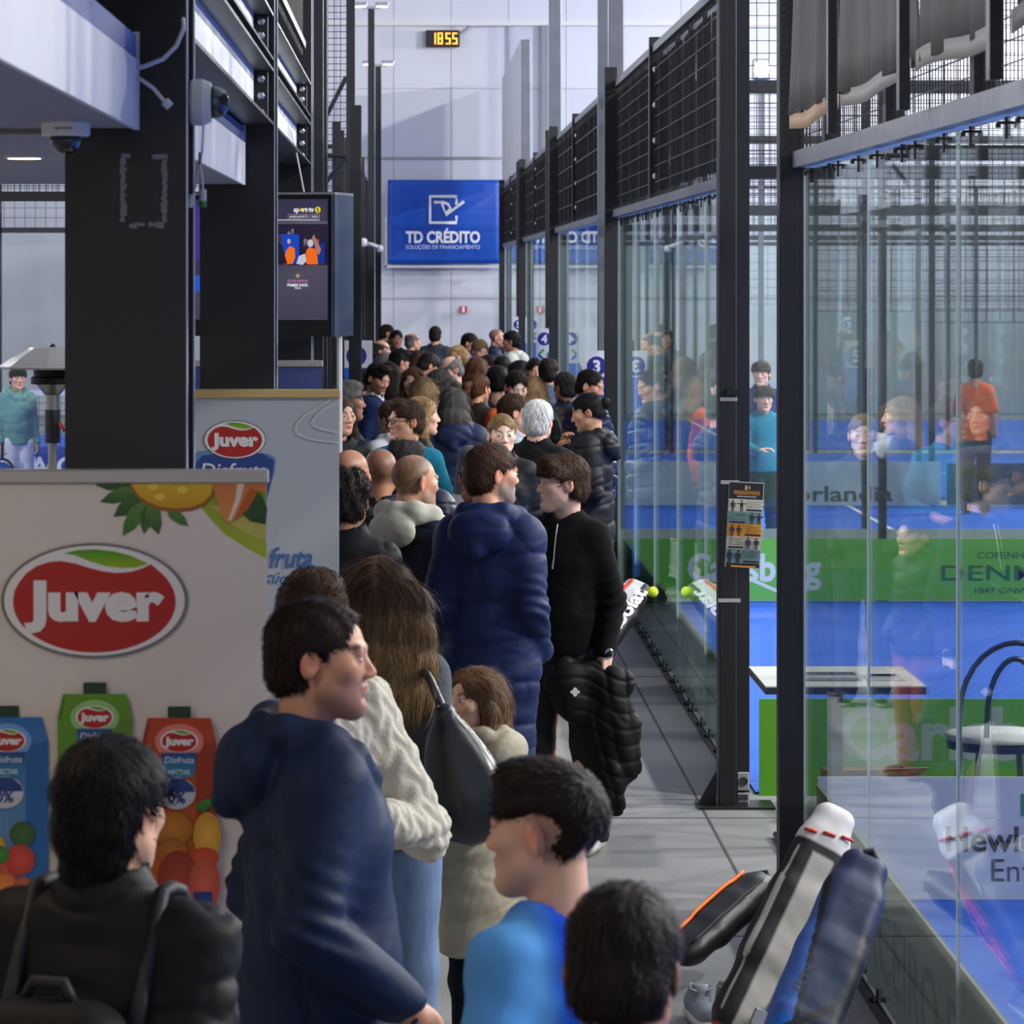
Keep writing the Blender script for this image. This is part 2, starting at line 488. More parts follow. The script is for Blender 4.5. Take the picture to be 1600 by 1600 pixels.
def fabric_strip(name, y0, y1, x, z0, z1, parent, mat, amp=.02, seed=0, top_sag=0.0):
    rn = random.Random(seed); ph = [rn.uniform(0, 6.28) for _ in range(6)]
    n, m = 40, 10; v = []; f = []
    for j in range(m + 1):
        for i in range(n + 1):
            u, w = i / n, j / m
            d = amp * (math.sin(9 * u + ph[0] + w) + .7 * math.sin(17 * u + ph[1] - 2 * w) + .5 * math.sin(31 * u + ph[2] + 3 * w)) * (.35 + .65 * (1 - w))
            v.append((x + d, y0 + (y1 - y0) * u, z0 + (z1 - z0) * w))
    for j in range(m):
        for i in range(n):
            a = j * (n + 1) + i; f.append((a, a + 1, a + n + 2, a + n + 1))
    o = mesh_obj(name, v, f, mat, parent, True)
    md = o.modifiers.new('t', 'SOLIDIFY'); md.thickness = .003
    return o

SHADE_CLOTH = M('dark_shade_cloth', srgb(52, 52, 54), .8, var=((2, 14, 1), .3))
GREY_CLOTH = M('grey_windbreak_cloth', srgb(96, 95, 94), .7, var=((3, 9, .6), .25))
HEM = M('pale_hem_tape', srgb(168, 164, 160), .6)
BEIGE_HEM = M('beige_hem_tape', srgb(205, 172, 140), .6)

def right_side(i, y0, y1, near):
    """long side of the court along the walkway"""
    nm = ['grey court enclosure nearest the camera, with hanging windbreak cloth', 'court enclosure right of the walkway behind the power sockets post',
          'court enclosure right of the walkway beyond the number three sign', 'court enclosure right of the walkway beyond the number four sign',
          'farthest court enclosure right of the walkway beyond the number five sign'][i]
    e = empty('court_enclosure', (GX, (y0 + y1) / 2, 0)); tag(e, nm, 'court enclosure')
    e.location = (0, 0, 0)
    ys = [y0 + 2 * k for k in range(6)]
    for k in range(5):
        if i == 0 and ys[k + 1] < 6: continue
        pane(e, GX - .004, GX + .004, ys[k] + .008, ys[k + 1] - .008, .06, 2.94)
        for q in (.25, .85, 1.15, 1.75):
            if i <= 1:
                clamp(e, (GX, ys[k] + q, .05)); clamp(e, (GX, ys[k] + q, 2.93), flip=True)
    # base channel, rail, top rail
    MB().box(GX - .01, GX + .01, y0, y1, 0, .05).obj('base_channel', DARK_STEEL, e)
    if i > 0:
        MB().box(GX - .05, GX + .05, y0, y1, 2.95, 3.005).obj('rail', GREY_STEEL, e)
        MB().box(GX - .03, GX + .03, y0, y1, 3.95, 4.0).obj('top_rail', GREY_STEEL, e)
        wire_mesh('wire_mesh', 'y', y0, y1, GX - .015, 3.005, 3.95, .1 if i == 1 else .2, e, .003 if i == 1 else .006)
        yy = y0 + .35
        q = 0
        while yy < y1 - .2:
            fabric_strip('shade_cloth', yy, min(yy + .93, y1), GX + .06, 3.07, 3.94, e, SHADE_CLOTH, .012, q + 7 * i); q += 1
            yy += 1.0
        for k in range(1, 10):
            if k == 5: continue
            MB().box(GX - .012, GX + .012, y0 + k - .012, y0 + k + .012, 3.005, 3.95).obj('upright', GREY_STEEL, e)
        p = MB().box(GX - .05, GX + .04, (y0 + y1) / 2 + .76, (y0 + y1) / 2 + .84, 3.005, 4.05).obj('mid_post', DARK_STEEL, e)
        for z in (3.15, 3.38, 3.61, 3.84):
            MB().lathe([(.022, 0), (.018, .012), (.006, .016)], (0, 0, 0), 8).obj('bolt', WHITE_PLASTIC, p)
            b = p.children[-1]; b.location = (GX - .01, (y0 + y1) / 2 + .76, z); b.rotation_euler = (math.pi / 2, 0, 0)
    else:
        MB().box(GX - .05, GX + .05, y0, y1 - .02, 2.95, 3.015).obj('rail', GALV, e)
        wire_mesh('wire_mesh', 'y', 7.0, y1, GX - .015, 3.015, 4.3, .06, e, .0018)
        ylist = [14.0, 12.35, 10.55, 8.9, 7.2]
        for k in range(4):
            ya, yb = ylist[k + 1] + .08, ylist[k] - .08
            c = fabric_strip('windbreak_cloth', ya, yb, GX - .075, 3.15, 4.4, e, GREY_CLOTH, .016, 40 + k)
            n = 24; hv = []; hf = []
            rr = random.Random(k + 3); a0 = rr.uniform(0, 6)
            for q in range(n + 1):
                y = ya + (yb - ya) * q / n; d = .006 * math.sin(9 * q / n + a0); zz = 3.095 + .012 * k + .012 * math.sin(5 * q / n + a0)
                hv += [(GX - .082 + d, y, zz), (GX - .082 + d, y, zz + .06)]
            for q in range(n): hf.append((2 * q, 2 * q + 2, 2 * q + 3, 2 * q + 1))
            h = mesh_obj('hem', hv, hf, BEIGE_HEM if k == 0 else HEM, c, True)
            md = h.modifiers.new('t', 'SOLIDIFY'); md.thickness = .004
        for y in ylist[1:]:
            u = MB().box(GX - .125, GX - .095, y - .03, y + .03, 3.015, 4.5).obj('upright', BLACK_STEEL, e); MB().box(GX - .1265, GX - .1255, y - .03, y + .03, 3.015, 4.5).obj('upright_edge', GREY_STEEL, u)
        for y in (13.2, 11.5, 9.7):
            p = MB().box(GX - .04, GX + .02, y - .04, y + .04, 3.015, 4.5).obj('mid_post', BLACK_STEEL, e)
    return e
ENC = [right_side(i, a, b, i == 0) for i, (a, b) in enumerate(RC)]

def cross_side(e, y, s, x0, near=True, width=10.0, detail=True):
    """short side of a court, glass near the walkway then mesh further out; s = +1 right courts, -1 left courts"""
    xs = [x0 + s * 2.0 * k for k in range(int(width / 2) + 1)]
    for k in range(len(xs) - 1):
        a, b = sorted((xs[k], xs[k + 1]))
        pane(e, a + .008, b - .008, y - .005, y + .005, .06, 2.97 if k < 2 else 1.98)
        if k > 0: MB().box(xs[k] - .03, xs[k] + .03, y - .03, y + .03, 0, 4.0).obj('post', DARK_STEEL, e)
    a, b = sorted((x0, xs[-1]))
    MB().box(a, b, y - .03, y + .03, 2.98, 3.04).obj('rail', DARK_STEEL, e)
    MB().box(a, b, y - .03, y + .03, 3.95, 4.0).obj('top_rail', DARK_STEEL, e)
    wire_mesh('wire_mesh', 'x', a, b, y - .012, 3.04, 3.95, .06 if detail else .12, e, .0016 if detail else .0028)
    wire_mesh('wire_mesh', 'x', min(xs[2], xs[-1]), max(xs[2], xs[-1]), y - .012, 1.98, 2.98, .08 if detail else .15, e, .0016 if detail else .003)

for i, (a, b) in enumerate(RC):
    w = (6, 6, 8, 10, 10)[i]
    cross_side(ENC[i], b, 1, GX + .02, width=w, detail=i < 2)
    if i > 0: cross_side(ENC[i], a, 1, GX + .02, width=w, detail=i < 2)

# ------------------------------------------------------------------ posts on the right side of the walkway
def post_obj(name, label, x0, x1, y, d, z1, mat=BLACK_STEEL):
    e = empty(name, ((x0 + x1) / 2, y + d / 2, 0)); tag(e, label, 'post')
    w = (x1 - x0) / 2
    MB().box(-w, w, -d / 2, d / 2, 0.0, z1, bev=.004).obj('shaft', mat, e)
    return e
p1 = post_obj('steel_post', 'black steel corner post of the nearest court, in front of the table', X_(1218, 14.2), X_(1257, 14.2), 14.2, .12, 5.2)
p2 = post_obj('steel_post', 'black steel post with taped exercise poster and power sockets', X_(1124, 16.6), X_(1151, 16.6), 16.6, .14, 6.0)
MB().box(.045, .108, .0, .09, .012, 6.0).obj('side_channel', DARK_STEEL, p2)
bpz = MB().box(-.14, .22, -.12, .12, 0, .012).obj('base_plate', DARK_STEEL, p2)
gs = MB(); gs.add([(-.05, -.02, .012), (-.14, -.02, .012), (-.05, -.02, .17), (-.05, .0, .012), (-.14, .0, .012), (-.05, .0, .17)],
                  [(0, 2, 1), (3, 4, 5), (1, 2, 5, 4), (0, 1, 4, 3), (0, 3, 5, 2)]); gs.obj('gusset', DARK_STEEL, p2)
SOCK = M('socket_grey', srgb(150, 152, 150), .4)
for (py0, py1, roundp) in ((1208, 1238, True), (1240, 1268, False)):
    z0, z1 = Z_(py1, 16.6), Z_(py0, 16.6)
    s_ = MB().box(.048, .105, -.022, 0, z0, z1 - .004, bev=.004).obj('power_socket', SOCK, p2)
    s_.location = (0, 0, 0)
    if roundp:
        MB().lathe([(.021, 0), (.021, .006), (.015, .006), (.015, .002)], (0, 0, 0), 14).obj('socket_ring', M('socket_dark', srgb(60, 60, 60), .4), s_)
        c = s_.children[-1]; c.location = (.077, -.022, (z0 + z1) / 2); c.rotation_euler = (math.pi / 2, 0, 0)
    else:
        for q in (.3, .72):
            c = MB().box(.056, .098, -.027, -.022, z0 + (z1 - z0) * q - .012, z0 + (z1 - z0) * q + .012).obj('socket_insert', M('socket_dark', srgb(60, 60, 60), .4), s_)
TAPE = M('packing_tape', srgb(165, 165, 162), .25)
for (a, b, c, d) in ((1126, 621, 1153, 627), (1127, 751, 1156, 757), (1123, 936, 1158, 942)):
    MB().box(X_(a, 16.57) - p2.location.x, X_(c, 16.57) - p2.location.x, -.074, -.0705, Z_(d, 16.57), Z_(b, 16.57)).obj('tape', TAPE, p2)
MB().box(X_(1135, 16.57) - p2.location.x, X_(1155, 16.57) - p2.location.x, -.09, -.07, Z_(618, 16.57), Z_(608, 16.57)).obj('clip', BLACK_PLASTIC, p2)
# exercise poster
YP = 16.598
po = empty('exercise_poster', (X_(1160, YP), YP, Z_(887, YP))); tag(po, 'narrow exercise poster with coloured bands taped to the black post', 'poster')
po.rotation_euler = (0, .05, 0)
k = YP / FPX
W2, H2 = 55 * k, 134 * k
MB().box(-W2 / 2, W2 / 2, 0, .001, 0, H2).obj('paper', M('poster_paper', srgb(190, 190, 186), .4), po)
pr = Print((-W2 / 2, 0, 0), (1, 0, 0), (0, 0, 1))
cB, cT, cO, cD = srgb(200, 196, 172), srgb(108, 142, 136), srgb(222, 150, 22), srgb(26, 26, 30)
m_ = W2 * .02
bands = [(0, .05, cD), (.05, .215, cT), (.215, .365, cB), (.365, .51, cO), (.51, .655, cT), (.655, .80, cB), (.80, .99, cD)]
for (a, b, c) in bands: pr.rect(m_, a * H2, W2 - m_, b * H2, c)
DK, TX = srgb(30, 34, 58), srgb(60, 60, 60)
def figure(cx, z, h, c, arms=0):
    pr.ell(cx, z + h * .88, h * .09, h * .1, c, 10)
    pr.poly([(cx - h * .17, z + h * .75), (cx + h * .17, z + h * .75), (cx + h * .12, z + h * .35), (cx - h * .12, z + h * .35)], c)
    pr.rect(cx - h * .12, z, cx - h * .02, z + h * .36, c); pr.rect(cx + h * .02, z, cx + h * .12, z + h * .36, c)
    if arms: pr.rect(cx - h * .45, z + h * .62, cx + h * .45, z + h * .71, c)
    else: pr.rect(cx - h * .24, z + h * .35, cx - h * .17, z + h * .72, c); pr.rect(cx + h * .17, z + h * .35, cx + h * .24, z + h * .72, c)
for bi, (xs_, right) in {1: ((.12, .36), True), 2: ((.62, .85), False), 3: ((.14, .33), True), 4: ((.68, .88), False), 5: ((.12, .37), True)}.items():
    a, b, c = bands[bi]
    h = (b - a) * H2 * .92
    for q, xf in enumerate(xs_): figure(xf * W2, a * H2 + .002, h, DK, arms=(bi in (5, 4) and q == 1))
    lx0, lx1 = (.5, .95) if right else (.05, .48)
    for q in range(4): pr.rect(lx0 * W2, (b - .03 - .022 * q) * H2, (lx1 - .05 * (q % 2)) * W2, (b - .024 - .022 * q) * H2, TX)
    pr.rect(lx0 * W2, (a + .012) * H2, lx1 * W2, (a + .035) * H2, DK)
pr.text('EXERCÍCIOS COM ELÁSTICO', W2 / 2, H2 * .882, .0075, cO, .02, width=W2 * .74)
pr.text('PARA MELHORAR O TEU JOGO', W2 / 2, H2 * .858, .0075, cO, .02, width=W2 * .74)
pr.text('aquece antes de jogar', W2 / 2, H2 * .83, .006, WHITE, .02, width=W2 * .55)
pr.rect(W2 * .44, H2 * .91, W2 * .5, H2 * .965, cO); pr.ell(W2 * .56, H2 * .94, W2 * .04, W2 * .05, cT, 12)
pr.rect(W2 * .15, .012 * H2, W2 * .85, .03 * H2, cO)
pr.obj('print', po)

# light poles between the right courts
def light_pole(x, y, z1, label, w=.1, lamps=True, s=1):
    e = empty('light_pole', (x, y, 0)); tag(e, label, 'light pole')
    MB().box(-w / 2, w / 2, -.06, .06, 0, z1, bev=.004).obj('pole', GREY_STEEL if s > 0 else DARK_STEEL, e)
    if lamps:
        MB().box(-.14, .14, -.03, .03, z1, z1 + .04).obj('bracket', GALV, e)
        for q in (-1, 1):
            h = MB().box(q * .16 - .1, q * .16 + .1, -.05, .05, z1 + .04, z1 + .10, bev=.01).obj('lamp_head', GALV, e)
            MB().box(q * .16 - .085, q * .16 + .085, -.045, .045, z1 + .025, z1 + .039).obj('lamp_lens', M('lamp_lens', (1, 1, 1), .3, emit=((1, 1, 1), 4)), h)
    return e
light_pole(X_(821, 49.5), 49.5, Z_(62, 49.5), 'grey light pole rising between the number four and five courts', .13, False)
light_pole(X_(867, 38.5), 38.5, 7.2, 'grey light pole rising behind the number four sign', .13)
light_pole(X_(942, 27.5), 27.5, 7.2, 'dark grey light pole rising behind the number three sign', .08)
light_pole(X_(962, 28.2), 28.2, 7.2, 'broad grey light pole just right of the number three sign', .12)

for i, (y, lab) in enumerate(((27.0, 'black corner post right of the number three sign'), (28.0, 'black corner post holding the number three sign'), (38.0, 'black corner post left of the number three court'),
                            (39.0, 'black corner post holding the number four sign'), (49.0, 'black corner post far down the walkway before sign five'), (50.0, 'black corner post holding the number five sign'), (60.0, 'farthest black corner post by the end wall'), (17.0, 'black corner post just behind the socket post'))):
    post_obj('steel_post', lab, GX - .11, GX - .012, y - .05, .1, 4.1)

# white tarpaulin side panel high at the back
tp = MB().box(GX - .02, GX + .02, 51.0, 61.5, 4.05, 5.9).obj('tarpaulin_screen', M('white_tarpaulin', srgb(215, 217, 222), .6))
tag(tp, 'white tarpaulin screen high above the farthest right court', 'screen')

# bright lamp seen through the mesh of the second court
def flood_housing(i, loc, tgt):
    e = empty('floodlight', loc); tag(e, None, 'floodlight')
    d = (Vector(tgt) - Vector(loc)).normalized()
    q = d.to_track_quat('-Z', 'Y')
    e.rotation_mode = 'QUATERNION'; e.rotation_quaternion = q
    mb = MB(); mb.box(-.32, .32, -.19, .19, .03, .12); mb.box(-.34, .34, -.21, .21, .015, .035)
    mb.obj('housing', GALV, e)
    MB().tube([(0, 0, .12), (0, 0, .5)], .02, 6).obj('bracket', GALV, e)
    return e
rowname = {12.0: 'low over the right courts', -9.0: 'over the left courts', 8.5: 'unseen above the right courts, aimed at the left beams'}
cnt = {}
order = ['nearest', 'second', 'third', 'fourth', 'fifth', 'sixth', 'seventh']
for (l, t, p) in FLOODS:
    e = flood_housing(0, l, t); n = cnt.get(l[0], 0); cnt[l[0]] = n + 1
    e['label'] = '%s white hall floodlight hung %s' % (order[n], rowname[l[0]]); e['group'] = 'hall floodlights'
fl = empty('spot_lamp', (X_(1190, 40), 40, Z_(108, 40))); tag(fl, 'bright lamp seen through the mesh beside the black post', 'lamp')
MB().box(-.1, .1, 0, .12, -.12, .12, bev=.02).obj('housing', GALV, fl)
MB().lathe([(.085, 0), (.085, .01), (.05, .014)], n=16).obj('lens', M('lamp_hot', (1, 1, 1), .3, emit=((1, .97, .92), 60)), fl)
c = fl.children[-1]; c.rotation_euler = (math.pi / 2, 0, 0)
MB().box(-.03, .03, .05, .1, -fl.location.z, -.1).obj('pole', GREY_STEEL, fl)

# ------------------------------------------------------------------ sponsor boards in the right courts
def board(name, label, x0, x1, y, h, col, mat=None):
    e = empty(name, ((x0 + x1) / 2, y, 0)); tag(e, label, 'board')
    MB().box((x0 - x1) / 2, (x1 - x0) / 2, 0, .012, .02, h).obj('panel', M('board_' + label.replace(' ', '_')[:40], col, .5), e)
    return e
LIME, DGRN, OLIVE = srgb(98, 178, 62), srgb(20, 100, 62), srgb(122, 130, 92)
# Carlsberg / Denmark at the far end of the second court
b1 = board('sponsor_board', 'lime green sponsor board reading Carlsberg and DENMARK at the far end of the court', 1.64, 8.0, 26.9, .49, LIME)
pr = Print((-3.18, 0, 0), (1, 0, 0), (0, 0, 1))
def bx(px, y=26.9): return X_(px, y) - 1.64
def bz(py, y=26.9): return Z_(py, y)
pr.text('Carlsberg', bx(1178), bz(907), .2, srgb(205, 218, 222), .03, width=1.02, shear=.0)
pr.line([(bx(1135), bz(912)), (bx(1175), bz(906)), (bx(1220), bz(926)), (bx(1262), bz(920))], .028, srgb(205, 218, 222))
pr.text('COPENHAGEN', bx(1526), bz(873), .052, DGRN, .02, 'L', width=.6)
pr.text('DENMARK', bx(1470), bz(907), .115, DGRN, .012, 'L', width=1.3)
pr.text('1847 ONWARDS', bx(1523), bz(927), .042, DGRN, .02, 'L', width=.62)
pr.obj('lettering', b1)
b1b = board('sponsor_board', 'pale grey board back at the near end of the third court', 1.64, 8.0, 27.95, .49, srgb(176, 190, 188))
# Hewlett board at the end of nearest court
b2 = board('sponsor_board', 'white sponsor board reading Hewlett in the nearest court', 1.62, 6.0, 14.08, .51, srgb(206, 212, 226))
pr = Print((-2.19, 0, 0), (1, 0, 0), (0, 0, 1))
gx = lambda px: X_(px, 14.08) - 1.62
gz = lambda py: Z_(py, 14.08)
pr.text('Hewlett Packard', gx(1478), gz(1330), .098, srgb(40, 44, 50), .02, 'L')
pr.text('Enterprise', gx(1549), gz(1377), .09, srgb(40, 44, 50), .0, 'L')
pr.rect(gx(1595), gz(1275), gx(1720), gz(1240), srgb(0, 140, 110)); pr.rect(gx(1603), gz(1270), gx(1710), gz(1246), srgb(206, 212, 226))
pr.obj('lettering', b2)
# green board at the near end of second court, facing the camera
b3 = board('sponsor_board', 'bright green sponsor board behind the small table', 1.66, 7.0, 16.86, .485, srgb(88, 160, 30))
pr = Print((-2.67, 0, 0), (1, 0, 0), (0, 0, 1))
jx = lambda px: X_(px, 16.86) - 1.66
jz = lambda py: Z_(py, 16.86)
pr.text('Carlsberg', jx(1310), jz(1185), .24, srgb(150, 172, 160), .03, 'L', width=1.35)
pr.obj('lettering', b3)
# orlandia board at the far end of court three
b4 = board('sponsor_board', 'pale sponsor board reading orlandia in the third court', 1.64, 5.68, 37.9, .49, srgb(186, 200, 204))
b4.location.x = (1.64 + 5.68) / 2
pr = Print((-2.02, 0, 0), (1, 0, 0), (0, 0, 1))
pr.text('Norlandia', X_(1395, 37.9) - 1.64, Z_(783, 37.9), .16, srgb(34, 50, 50), .02, 'R', width=1.3)
pr.obj('lettering', b4)
b5 = board('sponsor_board', 'dark blue sponsor board beside the orlandia board', 5.75, 11.5, 37.9, .47, srgb(38, 56, 92))
# boards along the walkway glass (inside of the courts), seen through the glass
def side_board(y0, y1, col, label, h=.49):
    e = empty('sponsor_board', (GX + .03, (y0 + y1) / 2, 0)); tag(e, label, 'board')
    L = y1 - y0
    MB().box(-.004, .008, -L / 2, L / 2, .03, h).obj('panel', M('sideboard_' + label[:12], col, .5), e)
    return e, L
e, L = side_board(8.0, 14.0, OLIVE, 'olive green sponsor board leaning inside the nearest glass wall')
pr = Print((-.004, L / 2, 0), (0, -1, 0), (0, 0, 1))
pr.text('PARCEIRO DO ANO', 1.0, .12, .24, srgb(24, 28, 22), .02, 'L', width=4.4)
pr.obj('lettering', e)
e, L = side_board(17.05, 26.9, srgb(40, 100, 60), 'dark green sponsor board inside the glass behind the white racket bag')
pr = Print((-.004, L / 2, 0), (0, -1, 0), (0, 0, 1))
pr.text('Carlsberg', 5.2, .12, .26, srgb(170, 195, 185), .02, 'L', width=2.4)
pr.obj('lettering', e)
side_board(28.05, 37.9, srgb(150, 165, 165), 'pale grey sponsor board inside the third court glass')

# nets of the right courts (run along Y at mid court)
NETW = M('net_white', srgb(215, 218, 220), .7); NETB = M('net_cord', srgb(40, 44, 48), .8)
def net(x, y0, y1, label):
    e = empty('court_net', (x, (y0 + y1) / 2, 0)); tag(e, label, 'net')
    L = (y1 - y0) / 2
    MB().box(-.008, .008, -L, L, .84, .90).obj('top_band', NETW, e)
    wire_mesh('netting', 'y', -L, L, 0.0, .06, .84, .09, e, .003, NETB)
    for s in (-1, 1): MB().tube([(0, s * L, 0), (0, s * L, .92)], .035, 8).obj('net_post', DARK_STEEL, e)
net(11.6, 17.2, 26.8, 'white banded net across the second right court')
net(11.6, 28.2, 37.8, 'white banded net across the third right court')
# ------------------------------------------------------------------ implicit-surface modelling on a rectilinear grid
def axis(lo, hi, coarse, fine=()):
    """grid coordinates with finer steps inside the given (a, b, step) intervals"""
    pts = [lo]; p = lo
    while p < hi:
        st = coarse
        for (a, b, s) in fine:
            if a <= p < b: st = min(st, s)
            elif p < a and p + st > a and a - p > 1e-4: st = min(st, max(a - p, s))
        p += st; pts.append(p)
    return np.array(pts, dtype=np.float32)

class Field:
    def __init__(s, xs, ys, zs):
        s.ax = (xs, ys, zs); s.d = np.full((len(xs), len(ys), len(zs)), .25, dtype=np.float32)
    def _sl(s, lo, hi):
        sl = []
        for a, l, h in zip(s.ax, lo, hi):
            i0 = max(0, int(np.searchsorted(a, l)) - 1); i1 = min(len(a), int(np.searchsorted(a, h)) + 1)
            if i1 - i0 < 1: return None
            sl.append(slice(i0, i1))
        return tuple(sl)
    def _pts(s, sl):
        return (s.ax[0][sl[0]][:, None, None], s.ax[1][sl[1]][None, :, None], s.ax[2][sl[2]][None, None, :])
    def _op(s, sl, v, k, op):
        a = s.d[sl]
        if op == 'u':
            if k <= 0: s.d[sl] = np.minimum(a, v); return
            h = np.clip(.5 + .5 * (v - a) / k, 0, 1); s.d[sl] = v * (1 - h) + a * h - k * h * (1 - h)
        elif op == 's':
            v = -v
            if k <= 0: s.d[sl] = np.maximum(a, v); return
            h = np.clip(.5 - .5 * (v - a) / k, 0, 1); s.d[sl] = v * (1 - h) + a * h + k * h * (1 - h)
        elif op == 'i':
            s.d[sl] = np.maximum(a, v)
    def ell(s, c, r, R=None, k=.02, op='u'):
        c = np.asarray(c, float); r = np.asarray(r, float); m = k + .03
        if R is None: ext = r
        else: ext = np.sqrt(((np.asarray(R) * r[None, :]) ** 2).sum(1))
        sl = s._sl(c - ext - m, c + ext + m)
        if sl is None: return s
        X, Y, Z = s._pts(sl); x, y, z = X - c[0], Y - c[1], Z - c[2]
        if R is not None:
            R = np.asarray(R)
            x, y, z = (R[0, 0] * x + R[1, 0] * y + R[2, 0] * z, R[0, 1] * x + R[1, 1] * y + R[2, 1] * z, R[0, 2] * x + R[1, 2] * y + R[2, 2] * z)
        k0 = np.sqrt((x / r[0]) ** 2 + (y / r[1]) ** 2 + (z / r[2]) ** 2) + 1e-6
        k1 = np.sqrt((x / r[0] ** 2) ** 2 + (y / r[1] ** 2) ** 2 + (z / r[2] ** 2) ** 2) + 1e-6
        s._op(sl, k0 * (k0 - 1) / k1, k, op)
        return s
    def cone(s, a, b, ra, rb, k=.02, op='u', sq=(1, 1, 1)):
        a = np.asarray(a, float); b = np.asarray(b, float); m = k + .03; rm = max(ra, rb) * max(1, max(sq))
        sl = s._sl(np.minimum(a, b) - rm - m, np.maximum(a, b) + rm + m)
        if sl is None: return s
        X, Y, Z = s._pts(sl); ab = b - a; L = float((ab ** 2).sum()) + 1e-9
        t = np.clip(((X - a[0]) * ab[0] + (Y - a[1]) * ab[1] + (Z - a[2]) * ab[2]) / L, 0, 1)
        dd = np.sqrt(((X - a[0] - t * ab[0]) / sq[0]) ** 2 + ((Y - a[1] - t * ab[1]) / sq[1]) ** 2 + ((Z - a[2] - t * ab[2]) / sq[2]) ** 2)
        s._op(sl, dd - (ra + (rb - ra) * t), k, op)
        return s
    def chain(s, pts, rs, k=.02, op='u', sq=(1, 1, 1)):
        for i in range(len(pts) - 1): s.cone(pts[i], pts[i + 1], rs[i], rs[i + 1], k, op, sq)
        return s
    def box(s, c, h, r=.02, R=None, k=.02, op='u'):
        c = np.asarray(c, float); h = np.asarray(h, float); m = k + .03
        ext = h if R is None else np.abs(np.asarray(R)) @ h
        sl = s._sl(c - ext - m, c + ext + m)
        if sl is None: return s
        X, Y, Z = s._pts(sl); x, y, z = X - c[0], Y - c[1], Z - c[2]
        if R is not None:
            R = np.asarray(R)
            x, y, z = (R[0, 0] * x + R[1, 0] * y + R[2, 0] * z, R[0, 1] * x + R[1, 1] * y + R[2, 1] * z, R[0, 2] * x + R[1, 2] * y + R[2, 2] * z)
        qx, qy, qz = np.abs(x) - h[0] + r, np.abs(y) - h[1] + r, np.abs(z) - h[2] + r
        v = np.sqrt(np.maximum(qx, 0) ** 2 + np.maximum(qy, 0) ** 2 + np.maximum(qz, 0) ** 2) + np.minimum(np.maximum(qx, np.maximum(qy, qz)), 0) - r
        s._op(sl, v, k, op)
        return s
    def plane(s, n, o, op='i'):
        """keeps the side where (p-o).n < 0"""
        X, Y, Z = s._pts((slice(None),) * 3)
        v = (X - o[0]) * n[0] + (Y - o[1]) * n[1] + (Z - o[2]) * n[2]
        s.d = np.maximum(s.d, v)
        return s
    def mesh(s):
        """surface nets: returns verts, quads, normals"""
        d = s.d
        d[0], d[-1], d[:, 0], d[:, -1], d[:, :, 0], d[:, :, -1] = .2, .2, .2, .2, .2, .2
        ins = d < 0
        n = ins.astype(np.int8)
        cs = n[:-1, :-1, :-1] + n[1:, :-1, :-1] + n[:-1, 1:, :-1] + n[:-1, :-1, 1:] + n[1:, 1:, :-1] + n[1:, :-1, 1:] + n[:-1, 1:, 1:] + n[1:, 1:, 1:]
        I, J, K = np.nonzero((cs > 0) & (cs < 8))
        idx = np.full(cs.shape, -1, dtype=np.int32); idx[I, J, K] = np.arange(len(I))
        corner = [(0, 0, 0), (1, 0, 0), (0, 1, 0), (1, 1, 0), (0, 0, 1), (1, 0, 1), (0, 1, 1), (1, 1, 1)]
        val = [d[I + a, J + b, K + c] for a, b, c in corner]
        acc = np.zeros((len(I), 3), dtype=np.float64); cnt = np.zeros(len(I))
        for p in range(8):
            for q in range(p + 1, 8):
                ca, cb = corner[p], corner[q]
                if sum(abs(ca[i] - cb[i]) for i in range(3)) != 1: continue
                va, vb = val[p], val[q]; m = (va < 0) != (vb < 0)
                t = np.where(m, va / np.where(m, va - vb, 1), 0)
                for i in range(3): acc[:, i] += np.where(m, ca[i] + t * (cb[i] - ca[i]), 0)
                cnt += m
        acc /= cnt[:, None]
        V = np.empty((len(I), 3))
        for i, ii in enumerate((I, J, K)):
            a = s.ax[i]; V[:, i] = a[ii] + acc[:, i] * (a[ii + 1] - a[ii])
        Q = []
        for axn in range(3):
            sl0 = [slice(1, -1)] * 3; sl0[axn] = slice(0, -1); sl1 = list(sl0); sl1[axn] = slice(1, None)
            A, B = ins[tuple(sl0)], ins[tuple(sl1)]
            e = np.nonzero(A != B); c = [e[i] + (0 if i == axn else 1) for i in range(3)]
            u, w = (axn + 1) % 3, (axn + 2) % 3
            def at(du, dw):
                cc = list(c); cc[u] = cc[u] + du; cc[w] = cc[w] + dw
                return idx[cc[0], cc[1], cc[2]]
            q = np.stack([at(-1, -1), at(0, -1), at(0, 0), at(-1, 0)], 1)
            fl = ~A[e]
            q[fl] = q[fl][:, ::-1]
            Q.append(q)
        Q = np.concatenate(Q)
        Q = Q[(Q >= 0).all(1)]
        return V, Q, normals(V, Q)

def normals(V, Q):
    n = np.cross(V[Q[:, 2]] - V[Q[:, 0]], V[Q[:, 3]] - V[Q[:, 1]])
    N = np.zeros_like(V)
    for i in range(4): np.add.at(N, Q[:, i], n)
    return N / (np.linalg.norm(N, axis=1, keepdims=True) + 1e-12)

def relax(V, Q, it=1, w=.5):
    for _ in range(it):
        S = np.zeros_like(V); c = np.zeros(len(V))
        for i in range(4):
            j = (i + 1) % 4
            np.add.at(S, Q[:, i], V[Q[:, j]]); np.add.at(S, Q[:, j], V[Q[:, i]])
            np.add.at(c, Q[:, i], 1); np.add.at(c, Q[:, j], 1)
        V = V * (1 - w) + w * S / np.maximum(c, 1)[:, None]
    return V

